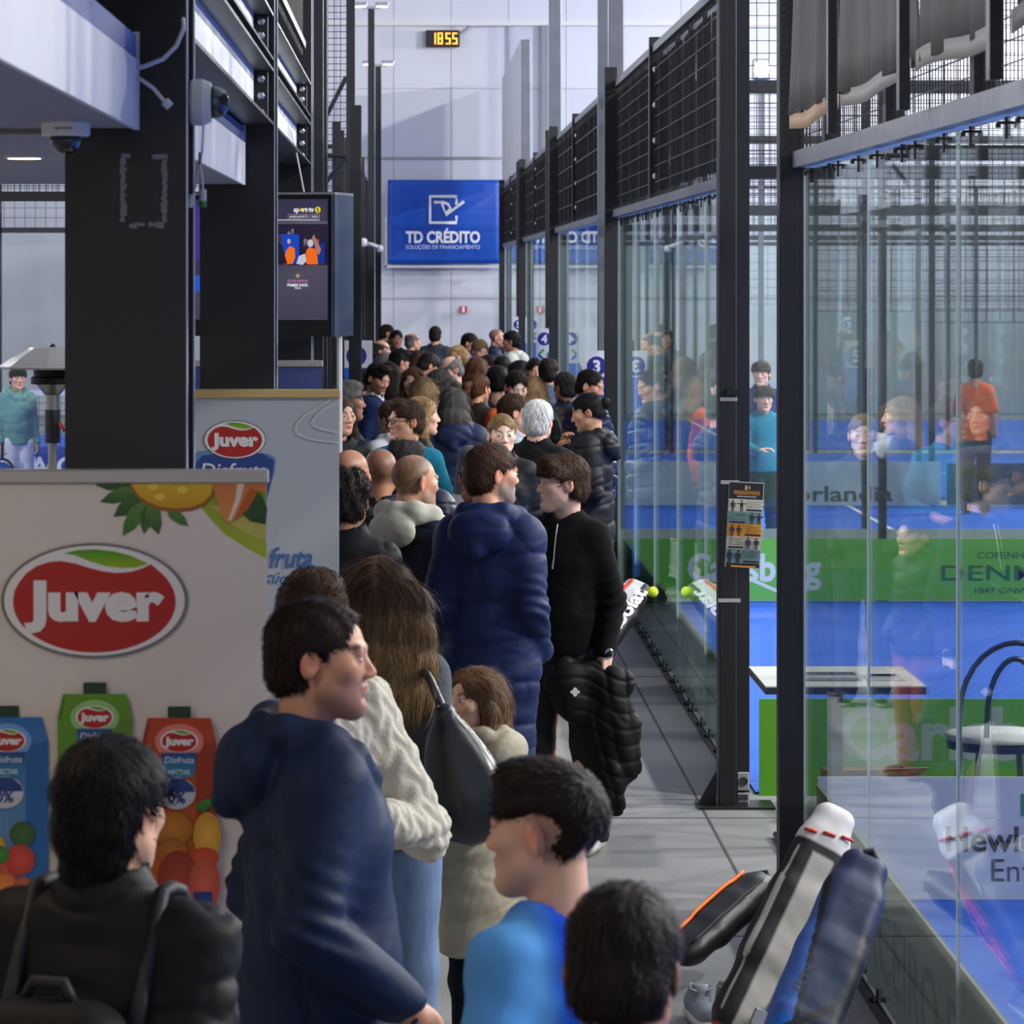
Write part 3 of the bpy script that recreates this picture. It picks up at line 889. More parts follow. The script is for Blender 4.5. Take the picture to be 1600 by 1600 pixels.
def wav(P, f, seed):
    """smooth pseudo-noise in -1..1, f = spatial frequency per axis"""
    r = np.random.RandomState(seed); o = np.zeros(len(P))
    for i in range(6):
        k = r.normal(size=3) * np.asarray(f) * (.6 + .25 * i); o += np.sin(P @ k + r.uniform(0, 6.28)) * (1 / (1 + .35 * i))
    return o / 3.2

def rotz(a): c, s = math.cos(a), math.sin(a); return np.array([[c, -s, 0], [s, c, 0], [0, 0, 1.]])
def rotx(a): c, s = math.cos(a), math.sin(a); return np.array([[1., 0, 0], [0, c, -s], [0, s, c]])
def roty(a): c, s = math.cos(a), math.sin(a); return np.array([[c, 0, s], [0, 1., 0], [-s, 0, c]])

# ------------------------------------------------------------------ people
SKIN = M('skin', attr=True, rough=.48, spec=.45, bump=((160, 160, 160), .08, .002))
HAIR = M('hair', attr=True, rough=.55, spec=.16, var=((120, 120, 9), .35), bump=((230, 230, 16), .35, .004))
HAIRC = M('hair_curly', attr=True, rough=.6, spec=.22, var=((90, 90, 90), .4), bump=((130, 130, 130), .6, .008))
EYE = M('eye', attr=True, rough=.15, spec=.6)
CLOTH = M('cloth', attr=True, rough=.9, spec=.15, sheen=.02, var=((9, 9, 9), .1), bump=((70, 70, 70), .15, .004))
KNIT = M('knit', attr=True, rough=.92, sheen=.15, bump=((110, 110, 110), .5, .006))
NYLON = M('nylon', attr=True, rough=.42, spec=.3, var=((6, 6, 6), .1), bump=((22, 22, 34), .35, .008))
SATIN = M('satin_nylon', attr=True, rough=.6, spec=.2, bump=((16, 16, 26), .3, .008))
DENIM = M('denim', attr=True, rough=.85, var=((14, 14, 5), .2), bump=((45, 45, 14), .3, .006))
LEATHER = M('leather', attr=True, rough=.3, spec=.5, bump=((40, 40, 40), .12, .003))

SKT = {'fair': srgb(220, 172, 144), 'mid': srgb(202, 148, 116), 'tan': srgb(178, 122, 90), 'pale': srgb(230, 190, 166), 'dark': srgb(120, 82, 64)}
HRC = {'black': srgb(20, 17, 17), 'dark': srgb(36, 27, 23), 'brown': srgb(66, 46, 32), 'lbrown': srgb(104, 78, 54), 'blond': srgb(160, 128, 84),
       'dblond': srgb(128, 102, 68), 'grey': srgb(120, 116, 112), 'white': srgb(206, 204, 200), 'dgrey': srgb(70, 66, 63), 'auburn': srgb(84, 52, 32)}

def lerp(a, b, t): return np.asarray(a) * (1 - t) + np.asarray(b) * t

def head_prims(F, hc, R, hs, fem=False, detail=True, ears=True):
    """skull, face, ears; hc = head centre, R = head rotation, hs = size factor"""
    def P(x, y, z): return hc + R @ (np.array([x, y, z]) * hs)
    def E(c, r, k=.02, op='u', RR=None):
        F.ell(P(*c), np.asarray(r) * hs, R if RR is None else R @ RR, k * hs, op)
    def C(a, b, ra, rb, k=.015, op='u'): F.cone(P(*a), P(*b), ra * hs, rb * hs, k * hs, op)
    E((0, -.012, .035), (.0755, .097, .082), .02)
    jw = .055 if fem else .06
    E((0, .028, -.028), (jw + .003, .064, .084), .03)
    C((-jw + .016, .012, -.058), (0, .064, -.094), .023, .021 if fem else .025, .03)
    C((jw - .016, .012, -.058), (0, .064, -.094), .023, .021 if fem else .025, .03)
    if not detail:
        C((0, .088, .01), (0, .106, -.026), .009, .013, .012)
    else:
        for q in (-1, 1):
            E((q * .043, .058, -.014), (.022, .022, .02), .025)
            E((q * .031, .1, .006), (.019, .016, .0125), .012, 's')
            E((q * .031, .079, .004), (.0155, .0115, .0125), .006)
            E((q * .0115, .094, -.031), (.0095, .0125, .0085), .006)
            E((q * .007, .1, -.0395), (.0035, .005, .003), .003, 's')
        if not fem: C((-.036, .081, .0235), (.036, .081, .0235), .0105, .0105, .012)
        C((0, .083, .014), (0, .1045, -.026), .0068, .0105, .01)
        C((-.017, .0845, -.0565), (.017, .0845, -.0565), .0055, .0055, .006); C((-.009, .0905, -.056), (.009, .0905, -.056), .0058, .0058, .005)
        C((-.013, .0845, -.0675), (.013, .0845, -.0675), .0078, .0078, .006)
        C((-.02, .097, -.0615), (.02, .097, -.0615), .0026, .0026, .004, 's')
        E((0, .092, -.081), (.022, .008, .0075), .01, 's')
    if ears:
        for q in (-1, 1):
            RR = rotz(q * .35) @ rotx(-.15)
            E((q * .0785, -.014, -.002), (.0085, .02, .0325), .008, 'u', RR)
            if detail:
                E((q * .0885, -.008, .003), (.007, .0105, .019), .005, 's', RR)
    return P

def hand_prims(F, wrist, dvec, nvec, tsign, curl=.5, spread=.0, sc=1.0, k=.006, curls=None):
    """wrist position, finger direction, palm normal; thumb on t = cross(n,d)*tsign"""
    d = np.asarray(dvec, float); d /= np.linalg.norm(d)
    n = np.asarray(nvec, float); n = n - d * (n @ d); n /= np.linalg.norm(n)
    t = np.cross(n, d) * tsign
    w = np.asarray(wrist, float)
    Rm = np.stack([t, d, n], 1)
    F.ell(w + d * .05 * sc, np.array([.041, .052, .0165]) * sc, Rm, .012)
    F.cone(w - d * .02 * sc, w + d * .03 * sc, .026 * sc, .026 * sc, .015)
    for i, (o, ln) in enumerate(((.029, .92), (.010, 1.0), (-.010, .94), (-.028, .76))):
        p = w + d * (.088 if i else .085) * sc + t * o * sc
        dirv = d + t * (spread * o * 12); a = 0.0
        cu = curl if curls is None else curls[i]
        for L, r0, r1, m in ((.042, .0095, .0088, .7), (.027, .0088, .008, 1.0), (.021, .008, .0068, .8)):
            a += cu * m
            q = dirv * math.cos(a) + n * math.sin(a)
            e = p + q * L * ln * sc
            F.cone(p, e, r0 * sc, r1 * sc, k * .5); p = e
    p = w + d * .028 * sc + t * .034 * sc
    q1 = d * .65 + t * .62 + n * .42; q1 /= np.linalg.norm(q1)
    e = p + q1 * .04 * sc; F.cone(p, e, .0125 * sc, .0108 * sc, k)
    q2 = d * .85 + t * .15 + n * .55; q2 /= np.linalg.norm(q2)
    F.cone(e, e + q2 * .03 * sc, .0108 * sc, .0085 * sc, k)

def skin_colors(V, hc, R, hs, o):
    base = np.array(SKT[o.get('skin', 'mid')]); C = np.tile(base, (len(V), 1))
    h = ((V - hc) @ R) / hs
    x, y, z = h[:, 0], h[:, 1], h[:, 2]; ax = np.abs(x)
    g = lambda cx, cy, cz, r: np.exp(-(((ax - cx) ** 2 + (y - cy) ** 2 + (z - cz) ** 2) / r ** 2))
    red = np.array(base) * np.array([1.08, .72, .66])
    w = np.clip(.3 * g(.042, .07, -.02, .025) + .5 * g(0, .11, -.027, .016) + .75 * g(.085, -.012, .0, .035), 0, 1)[:, None]
    C = C * (1 - w) + red * w
    lip = np.array(base) * (np.array([.92, .55, .55]) if o.get('fem') else np.array([.85, .6, .58]))
    w = (np.clip(1 - (np.abs(z + .0612) / .0135) ** 2, 0, 1) * np.clip(1 - (ax / .025) ** 2, 0, 1) * (y > .078) * (np.abs(z + .0612) < .014))[:, None] ** .5
    C = C * (1 - w) + lip * w
    hair = np.array(HRC[o.get('hc', 'dark')])
    # brows, lashes
    br = np.exp(-((z - .0255 - .006 * np.clip(1 - ((ax - .038) / .02) ** 2, -1, 1)) / .0062) ** 2) * (ax > .012) * (ax < .054) * (y > .05)
    br = np.clip(br * (.85 if not o.get('fem') else .85), 0, 1)[:, None]
    C = C * (1 - br) + (hair * .8) * br
    ls = np.exp(-((z - .0115) / .0035) ** 2) * (ax > .016) * (ax < .047) * (y > .06)
    ls = (np.clip(ls * .55, 0, 1))[:, None]; C = C * (1 - ls) + np.array([.02, .014, .012]) * ls
    bd = o.get('beard', 0)
    if bd:
        bc = np.array(HRC[o.get('bc', o.get('hc', 'dark'))])
        jaw = np.clip((-.022 - z + .25 * np.clip(.03 - y, -.02, .05)) / .02, 0, 1) * (y > -.005) * (z > -.135)
        mu = np.clip(1 - (np.abs(z + .046) / .011) ** 2, 0, 1) * (ax < .03) * (y > .07)
        nolip = 1 - np.clip(1 - ((z + .062) / .012) ** 2, 0, 1) * (ax < .022) * (y > .08)
        chk = 1 - np.clip(1 - ((ax - .03) ** 2 + (z + .03) ** 2) / .018 ** 2, 0, 1)
        w = np.clip((jaw * chk + mu) * nolip, 0, 1) * bd
        w = (w * (1 + .25 * wav(V, (300, 300, 300), 3))).clip(0, 1)[:, None]
        C = C * (1 - w) + bc * w
    bz = o.get('buzz', 0)           # clipped hair painted on the scalp
    if bz:
        line = .055 - .9 * np.clip(y - .0, -1, .055) * 0
        top = np.clip((z - (.062 - .0 * y)) / .012, 0, 1) * (y > .03) + (y <= .03) * np.clip((z - np.where(y > -.02, .005 + (y + .02) * .8, -.055)) / .015, 0, 1)
        w = np.clip(top, 0, 1) * bz
        if o.get('crown_bare'): w = w * (1 - o['crown_bare'] * np.clip(1 - ((x / .05) ** 2 + ((y + .01) / .085) ** 2), 0, 1) * (z > .06))
        w = (w * (1 + .2 * wav(V, (200, 200, 200), 4))).clip(0, 1)[:, None]
        C = C * (1 - w) + hair * w
    return np.clip(C, 0, 1)

def strands(V, N, flow, n, length, width, lift, seed, col, jit=.25, seg=3):
    """thin ribbons following a flow direction over the hair surface"""
    r = np.random.RandomState(seed)
    i = r.randint(0, len(V), n); p = V[i] + N[i] * .001; nn = N[i]
    fl = flow[i] + r.normal(size=(n, 3)) * jit
    fl -= nn * (fl * nn).sum(1, keepdims=True); fl /= np.linalg.norm(fl, axis=1, keepdims=True) + 1e-9
    side = np.cross(fl, nn)
    L = length * r.uniform(.5, 1.25, n)[:, None]; W = width * r.uniform(.6, 1.3, n)[:, None]
    pts = []
    for q in range(seg + 1):
        t = q / seg
        c = p + fl * L * t + nn * (lift * math.sin(t * 2.4)) * r.uniform(.3, 1.2, n)[:, None] - nn * .25 * L * t * t
        w = W * (1 - .85 * t)
        pts.append(c - side * w); pts.append(c + side * w)
    m = 2 * (seg + 1)
    VV = np.stack(pts, 1).reshape(-1, 3)
    b = (np.arange(n) * m)[:, None]
    QQ = np.concatenate([b + np.array([[2 * q, 2 * q + 1, 2 * q + 3, 2 * q + 2]]) for q in range(seg)])
    shade = r.uniform(.65, 1.45, n)
    CC = np.repeat(np.asarray(col)[None, :] * shade[:, None], m, 0) if np.ndim(col) == 1 else np.repeat(col[i] * shade[:, None], m, 0)
    return VV, QQ, CC

def build_hair(o, vox, near):
    """in head space (metres at hs=1): returns verts, quads, colours, material"""
    st = o.get('hair', 'short')
    if st in ('none', 'buzz'): return None
    long_ = st in ('long', 'longtop')
    lo, hi = np.array([-.13, -.17, -.16]), np.array([.13, .16, .17])
    L = o.get('hlen', .35)
    if long_: lo = np.array([-.22, -.24, -L - .1]); hi = np.array([.22, .14, .15])
    if st in ('pony', 'bun'): lo = np.array([-.13, -.28, -.32])
    F = Field(axis(lo[0], hi[0], vox), axis(lo[1], hi[1], vox), axis(lo[2], hi[2], vox))
    th = o.get('hth', .010)
    c0 = np.array([0, -.012, .035]); r0 = np.array([.0755, .097, .082])
    hl = o.get('hline', 0.0)         # receding hair line
    F.ell(c0 + np.array([0, -.004, .004]), r0 + np.array([th * .9, th, th]), k=0)
    if o.get('mullet'): F.ell((0, -.062, -.075), (.066, .052, .08), k=.03)
    F.ell((0, -.05, -.02), (.07 + th * .6, .062 + th, .07), k=.02)           # back of the head to the nape
    if st in ('short', 'fringe', 'curly', 'side', 'quiff', 'wave'):
        if st == 'quiff' or st == 'side':
            F.ell((0, .045, .108), (.062, .05, .028 + th * .6), k=.02)
        if st == 'fringe':
            F.ell((0, .055, .085), (.078, .055, .04), k=.02)
            F.ell((0, .078, .05), (.068, .03, .034), k=.015)
            for q in (-1, 1): F.ell((q * .068, .03, .045), (.026, .045, .04), k=.015)
        if st == 'wave': F.ell((0, .02, .10), (.074, .075, .04), k=.02)
        if st == 'curly': F.ell((0, -.02, .06), (.093, .11, .085), k=.01)
        # cut the face, sides, nape
        if st == 'fringe':
            F.box((0, .16, -.07), (.2, .12, .105), .01, k=.006, op='s')
        else:
            F.ell((0, .135 - hl * .5, .0 + hl * .3), (.074 + hl, .085, .094 + hl * .3), k=.006, op='s')
        for q in (-1, 1):
            F.ell((q * .095, -.005, -.03), (.045, .035, .055), k=.008, op='s')
            F.box((q * .1, .09, -.06), (.06, .07, .09), .02, k=.008, op='s')
        F.plane((0, .35, -1), (0, -.1, o.get('nape', -.078)))
        if o.get('fade'):     # clipped sides: keep only the top mass
            for q in (-1, 1): F.ell((q * .105, -.02, -.01), (.05, .12, .066), k=.02, op='s')
            F.ell((0, -.13, -.06), (.12, .06, .065), k=.02, op='s')
    elif st == 'bald_fringe':
        F.ell((0, .02, .10), (.078, .115, .075), k=.006, op='s')
        F.ell((0, .14, -.01), (.09, .085, .1), k=.006, op='s')
        for q in (-1, 1):
            F.ell((q * .095, -.003, -.03), (.045, .035, .055), k=.008, op='s'); F.box((q * .1, .09, -.06), (.06, .07, .1), .02, k=.008, op='s')
        F.plane((0, .35, -1), (0, -.1, -.078))
    elif st in ('pony', 'bun', 'slick'):
        F.ell((0, .137, .0), (.073, .085, .094), k=.005, op='s')
        for q in (-1, 1):
            F.ell((q * .095, .0, -.03), (.045, .034, .052), k=.006, op='s'); F.box((q * .1, .1, -.06), (.06, .075, .1), .02, k=.006, op='s')
        F.plane((0, .5, -1), (0, -.1, -.06))
        if st == 'pony':
            F.ell((0, -.125, .045), (.024, .03, .024), k=.012)
            F.chain([(0, -.13, .045), (0, -.175, .03), (0, -.185, -.06), (0, -.165, -.16), (0, -.15, -.28)], [.022, .03, .034, .028, .008], k=.015)
        elif st == 'bun':
            F.ell((0, -.125, .03), (.038, .032, .036), k=.008)
    elif long_:
        F.ell((0, -.055, -.06), (.098, .075, .12), k=.03)
        zz = np.linspace(-.1, -L, 4)
        hw = o.get('hw', 1.35)
        F.chain([(0, -.07, .0)] + [(0, -.08 - .012 * i, z) for i, z in enumerate(zz)], [.08, .083, .088, .086, .05], k=.03, sq=(hw, .75, 1))
        for q in (-1, 1):
            F.chain([(q * .065, .02, .07), (q * .085, .0, -.02), (q * .092, -.01, -.10), (q * .088, -.02, -L * .8)], [.024, .026, .03, .02], k=.02)
        F.ell((0, .142, .0), (.066, .085, .098), k=.006, op='s')
        F.ell((0, .10, -.17), (.062, .1, .12), k=.01, op='s')
        F.ell((0, .02, -.22), (.05, .055, .12), k=.01, op='s')
    V, Q, N = F.mesh()
    if len(V) == 0: return None
    if o.get('tilt_hair'): V = V + 0
    base = np.array(HRC[o.get('hc', 'dark')])
    curly = st in ('curly',) or o.get('wavy')
    seed = o.get('seed', 1)
    if curly:
        V = V + N * (.011 * wav(V, (95, 95, 95), seed) + .004 * wav(V, (220, 220, 220), seed + 1))[:, None]
    else:
        fl = (90, 90, 14) if long_ else (110, 60, 60)
        V = V + N * (.0032 * wav(V, fl, seed) + (.004 * wav(V, (40, 40, 8), seed + 5) if long_ else 0))[:, None]
    N = normals(V, Q)
    C = base[None, :] * (1 + .22 * wav(V, (140, 140, 10) if long_ else (120, 70, 70), seed + 2))[:, None]
    if o.get('hc2'):
        t = np.clip((-V[:, 2] + .03) / .3, 0, 1)[:, None]; C = C * (1 - t) + np.array(HRC[o['hc2']]) * t
    if near:
        whorl = np.array([0.01, -.06, .12])
        rad = V - whorl
        if long_ or st in ('pony', 'bun', 'slick'):
            flow = np.zeros_like(V)
            if long_: flow[:] = (0, 0, -1); top = (V[:, 2] > .04)[:, None]; flow = np.where(top, np.stack([np.sign(V[:, 0]) * .8, -.4 * np.ones(len(V)), -.5 * np.ones(len(V))], 1), flow)
            else: flow = np.array([0, -.125, .045]) - V
        elif st in ('fringe', 'side', 'quiff', 'wave'): flow = rad * np.array([1, 1, 1.]) + np.array([.03, .05, 0])
        else: flow = rad
        flow = flow / (np.linalg.norm(flow, axis=1, keepdims=True) + 1e-9)
        ns = o.get('ns', 2600 if near > 1 else 1100)
        sv, sq, sc_ = strands(V, N, flow, ns, .10 if long_ else o.get('sl', .03), .0016 if near > 1 else .0022, .006 if not curly else .012, seed, C, .7 if curly else .22)
        Q = np.concatenate([Q, sq + len(V)]); V = np.concatenate([V, sv]); C = np.concatenate([C, sc_])
    return V, Q, np.clip(C, 0, 1), (HAIRC if curly else HAIR)

ARMS = {'down': ((.205, -.03, 1.13), (.215, .05, .88)), 'pocket': ((.215, -.07, 1.13), (.175, .10, .95)), 'front': ((.205, .03, 1.14), (.10, .22, 1.1)),
        'chin': ((.18, .12, 1.16), (.03, .17, 1.38)), 'back': ((.22, -.12, 1.16), (.12, -.17, .98))}

def person(label, px, py, s, face=0, body=None, near=0, hs=1.0, **o):
    """head-top pixel (px, py), scale s px/m at its distance, facing angle in degrees: 0 away from the camera, 90 right, 180 to the camera"""
    Y = FPX / s
    Xw, Zt = X_(px, Y) + o.get('dx', 0), Z_(py, Y)
    body = face if body is None else body
    h = Zt                                       # standing on the floor
    lift = o.get('lift', 0.0); h -= lift
    sc = h / 1.752
    root = empty('person', (Xw, Y, lift), -math.radians(body), scale=sc)
    tag(root, label, 'person', o.get('group'))
    seed = o.setdefault('seed', int(px * 7 + py) % 997)
    rs = np.random.RandomState(seed)
    hs = hs * o.get('hsz', 1.0) / sc ** .55      # children keep larger heads
    # head frame in body space
    dy = -math.radians(face - body)
    R = rotz(dy) @ rotx(math.radians(-o.get('nod', 0))) @ roty(math.radians(o.get('roll', 0)))
    hc = np.array([o.get('hx', 0.0), .015 + o.get('hy', 0.0), 1.752 - .117 * hs])
    fem = o.get('fem', False)
    hv = {0: .0078, 1: .0054, 2: .0040, 3: .0032}[near]
    cv = {0: .024, 1: .016, 2: .0115, 3: .0085}[near]
    # arms
    arms = {}
    for sd, key in ((-1, 'la'), (1, 'ra')):
        a = o.get(key, 'pocket')
        a = ARMS[a] if isinstance(a, str) else a
        el, wr = np.array(a[0], float), np.array(a[1], float)
        if isinstance(o.get(key, 'pocket'), str): el[0] *= sd; wr[0] *= sd
        arms[sd] = (np.array([sd * .158 * o.get('sw', 1.0), -.01, 1.405]), el, wr)
    bulk = o.get('bulk', 1.0)
    slim = .93 if fem else 1.0
    # ---- body (skin): one continuous mesh
    hand_sides = [sd for sd, key in ((-1, 'lh'), (1, 'rh')) if o.get(key)]
    ext = .165 * hs
    fx, fy, fz = [(hc[0] - .11 * hs, hc[0] + .11 * hs, hv)], [(hc[1] - .13 * hs, hc[1] + .14 * hs, hv)], [(hc[2] - .16 * hs, 1.78, hv)]
    for sd in hand_sides:
        w = arms[sd][2]
        dv = np.array(o['lh' if sd < 0 else 'rh'][0], float); dv /= np.linalg.norm(dv)
        c = w + dv * .07
        fx.append((c[0] - .11, c[0] + .11, .0055)); fy.append((c[1] - .11, c[1] + .11, .0055)); fz.append((c[2] - .12, c[2] + .12, .0055))
    cb = .035
    xr = max(.32, max(abs(arms[q][i][0]) for q in arms for i in (1, 2)) + .12)
    ylo = min(-.2, min(arms[q][i][1] for q in arms for i in (1, 2)) - .1); yhi = max(.2, max(arms[q][i][1] for q in arms for i in (1, 2)) + .22)
    F = Field(axis(-xr, xr, cb, fx), axis(ylo, yhi, cb, fy), axis(-.02, 1.79, cb, fz))
    P = head_prims(F, hc, R, hs, fem, near > 0 or o.get('facey'), True)
    nb = P(0, -.03, -.06)
    F.cone(nb, (0, -.03, 1.44), .054 * slim * hs, .062 * slim, .025)
    F.cone((-.13, -.02, 1.385), (.13, -.02, 1.385), .055, .055, .03)
    F.ell((0, -.01, 1.22), (.13, .085, .2), k=.04); F.ell((0, -.01, .98), (.13, .085, .16), k=.04)
    for sd in (-1, 1):
        a, el, wr = arms[sd]
        sk = o.get('bare', 0)
        F.chain([a, el, wr], [.045, .038, .028] if not sk else [.05, .043, .03], k=.02)
        F.chain([(sd * .09, 0, .9), (sd * .1, .01, .5), (sd * .105, -.015, .07)], [.08, .05, .038], k=.02)
    for sd in hand_sides:
        dv, nv, cu = o['lh' if sd < 0 else 'rh']
        hand_prims(F, arms[sd][2], dv, nv, sd if o.get('thumbflip') is None else -sd, cu)
    V, Q, N = F.mesh()
    C = skin_colors(V, hc, R, hs, o)
    sm = normals(V, Q)
    mesh_obj('body', V, Q, SKIN, root, True, cols=C)
    # ---- eyes
    if near > 0 and o.get('eyes', True) and abs(((face + 180) % 360) - 180) > 40:
        for q in (-1, 1):
            mbv = []; mbf = []; mbc = []
            n, m = 12, 8
            for j in range(m + 1):
                th = math.pi * j / m * .5
                for i in range(n):
                    a = 2 * math.pi * i / n
                    p = np.array([.0145 * math.sin(th) * math.cos(a), .0085 * math.cos(th), .0058 * math.sin(th) * math.sin(a)])
                    rr = math.hypot(p[0], p[2] * 1.0)
                    mbv.append(P(*(np.array([q * .031, .0845, .0045]) + p)))
                    mbc.append((.01, .008, .007) if rr < .0028 else ((.05, .03, .018) if rr < .0058 else (.62, .58, .55)))
            for j in range(m):
                for i in range(n): mbf.append((j * n + i, j * n + (i + 1) % n, (j + 1) * n + (i + 1) % n, (j + 1) * n + i))
            mesh_obj('eye', mbv, mbf, EYE, root, True, cols=mbc)
    # ---- hair
    hr = build_hair(o, hv * 1.15, near)
    if hr:
        HV, HQ, HCc, hm = hr
        mesh_obj('hair', hc + (HV * hs) @ R.T, HQ, hm, root, True, cols=HCc)
    # ---- upper garment
    g = o.get('top', 'jacket'); tc = np.array(o.get('tc', srgb(30, 34, 46)), float)
    puff = {'sweater': .010, 'tee': .006, 'jacket': .024, 'puffer': .042, 'coat': .03, 'hoodie': .02, 'parka': .036}[g] + o.get('puff', 0)
    hem = o.get('hem', {'sweater': .88, 'tee': .84, 'jacket': .82, 'puffer': .80, 'coat': .55, 'hoodie': .86, 'parka': .70}[g])
    F = Field(axis(-xr - .05, xr + .05, cv), axis(ylo - .1, yhi, cv), axis(hem - .06, 1.62, cv))
    bw = bulk * slim
    F.ell((0, .0, 1.27), (.162 * bw + puff, .115 * bulk + puff, .19), k=.05)
    F.cone((-.125 * bw, -.012, 1.395), (.125 * bw, -.012, 1.395), .062 + puff * .6, .062 + puff * .6, .06)
    F.cone((-.05, -.02, 1.462), (.05, -.02, 1.462), .055 + puff * .4, .055 + puff * .4, .06)
    wv = o.get('waist', 1.0)
    F.ell((0, .012, 1.07), (.148 * bw * wv + puff, .116 * bulk * wv + puff, .2), k=.06)
    flare = o.get('flare', 0)
    F.chain([(0, .0, 1.0), (0, -.002, .86), (0, 0, hem + .02)], [.122 * bulk + puff, .122 * bulk + puff, .122 * bulk + puff * .95 + flare], k=.05, sq=(1.27, .95, 1))
    for sd in (-1, 1):
        a, el, wr = arms[sd]
        slv = o.get('sleeve', 1.0)
        r1, r2, r3 = .052 * bulk + puff * .7, .046 * bulk + puff * .65, .036 + puff * .6
        if g == 'tee':
            F.cone(a, a + (el - a) * .78, .058, .062, .05)
        else:
            if slv < 1: wr = el + (wr - el) * max(.08, slv * 2 - 1)
            F.cone(a, el, r1, r2, .06); F.cone(el, wr, r2, r3 if slv == 1 else r2 * .95, .02)
    # armpit separation keeps the sleeves readable
    V0 = None
    hood = o.get('collar', {'sweater': 'crew', 'tee': 'crew', 'jacket': 'stand', 'puffer': 'stand', 'coat': 'stand', 'hoodie': 'hood', 'parka': 'hood'}[g])
    if hood == 'stand':
        F.cone((0, -.02, 1.45), (0, -.005, 1.52), .088, .082, .03)
    elif hood == 'turtle':
        F.cone((0, -.02, 1.44), (0, -.005, 1.515), .078, .07, .03)
    elif hood in ('hood',):
        for q in (-1, 1): F.chain([(0, -.10, 1.495), (q * .078, -.075, 1.495), (q * .104, -.005, 1.48), (q * .09, .06, 1.45), (q * .045, .105, 1.40)], [.046, .046, .043, .037, .03], k=.012)
        F.ell((0, -.135, 1.425), (.13, .068, .088), k=.012)
        F.cone((0, -.175, 1.355), (0, -.14, 1.42), .04, .06, .02)
    F.plane((0, 0, -1), (0, 0, hem))
    if hood in ('hood',):
        F.ell((0, -.01, 1.57), (.08, .092, .11), k=.015, op='s')
    else:
        F.cone(nb * .3 + np.array([0, -.02, 1.47]) * .7, P(0, -.01, .02), .064 * hs if hood != 'crew' else .066, .085 * hs, .008, 's')
    F.cone((0, .09, 1.50), (0, .05, 1.55), .035, .07, .01, 's')
    V, Q, N = F.mesh()
    V = relax(V, Q, 1, .4); N = normals(V, Q)
    fq = .5 if g in ('puffer', 'parka', 'coat') else 1.0
    wr_amp = {'sweater': .005, 'tee': .006, 'jacket': .007, 'puffer': .006, 'coat': .006, 'hoodie': .006, 'parka': .008}[g]
    dsp = wr_amp * wav(V, (16, 16, 22), seed) + .4 * wr_amp * wav(V, (40, 40, 60), seed + 9)
    dsp = dsp - o.get('crease', {'sweater': .5, 'tee': .5, 'hoodie': .8, 'parka': 1.2}.get(g, 1.6)) * wr_amp * (1 - np.abs(np.clip(1.5 * wav(V, (9, 9, 17), seed + 4), -1, 1))) ** 5
    quilt = o.get('quilt', .11 if g == 'puffer' else 0)
    if quilt:
        ph = V[:, 2] + .02 * np.sin(V[:, 0] * 9 + seed) + .01 * np.sin(V[:, 1] * 14)
        armm = (np.abs(V[:, 0]) > .2 * bw)
        sgn = 1 - (1 - np.abs(np.sin(np.pi * ph / quilt))) ** 3.5
        dsp = dsp + o.get('quilt_amp', .014) * (sgn - .75) * (V[:, 2] < 1.44)
    if o.get('cable'):
        u_, w_ = V[:, 2] * 62 + V[:, 0] * 20, (V[:, 0] + V[:, 1]) * 70
        dsp = dsp + .0075 * np.sin(u_ + 1.2 * np.sin(w_)) * np.sin(w_ + .6 * np.sin(u_))
    # sleeve crumple
    for sd in (-1, 1):
        a, el, wr = arms[sd]
        de = np.linalg.norm(V - el, axis=1)
        dsp = dsp + (.007 if g != 'tee' else 0) * np.exp(-(de / .1) ** 2) * np.sin(V[:, 2] * 130 + V[:, 1] * 60 + seed)
    V = V + N * dsp[:, None]
    C = np.tile(tc, (len(V), 1))
    if o.get('tcf'): C = o['tcf'](V, C)
    mat = o.get('tmat') or {'sweater': CLOTH, 'tee': CLOTH, 'jacket': SATIN, 'puffer': NYLON, 'coat': CLOTH, 'hoodie': CLOTH, 'parka': SATIN}[g]
    nm = {'sweater': 'sweater', 'tee': 'shirt', 'jacket': 'jacket', 'puffer': 'puffer_jacket', 'coat': 'coat', 'hoodie': 'hooded_sweatshirt', 'parka': 'parka'}[g]
    mesh_obj(nm, V, Q, mat, root, True, cols=np.clip(C, 0, 1))
    GV = V
    # ---- inner hood or collar of another colour
    ih = o.get('inner')
    if ih:
        kind, col = ih
        F = Field(axis(-.2, .2, cv * .7), axis(-.26, .2, cv * .7), axis(1.34, 1.6, cv * .7))
        if kind == 'hood':
            for q in (-1, 1): F.chain([(0, -.105, 1.515), (q * .08, -.08, 1.515), (q * .108, -.01, 1.50), (q * .09, .06, 1.465), (q * .045, .11, 1.42)], [.046, .046, .042, .036, .03], k=.03)
            F.ell((0, -.135, 1.445), (.12, .06, .08), k=.015)
            F.ell((0, -.005, 1.57), (.078, .095, .11), k=.012, op='s')
        else:
            F.cone((0, -.025, 1.44), (0, -.005, 1.545), .083, .074, .02)
            F.cone((0, -.02, 1.45), P(0, -.01, .02), .063, .09, .006, 's'); F.cone((0, .1, 1.48), (0, .05, 1.56), .03, .06, .01, 's')
        V, Q, N = F.mesh()
        V = V + N * (.004 * wav(V, (30, 30, 40), seed + 3))[:, None]
        mesh_obj('hood' if kind == 'hood' else 'shirt_collar', V, Q, CLOTH, root, True, cols=np.tile(np.array(col), (len(V), 1)))
    # ---- trousers
    bc = np.array(o.get('pc', srgb(32, 34, 40)), float)
    lv = max(cv, .014) * (1.25 if near < 2 else 1.0)
    F = Field(axis(-.26, .26, lv), axis(-.2, .22, lv), axis(-.01, 1.02, lv))
    pr_ = o.get('legs', 1.0); st = o.get('step', .0)
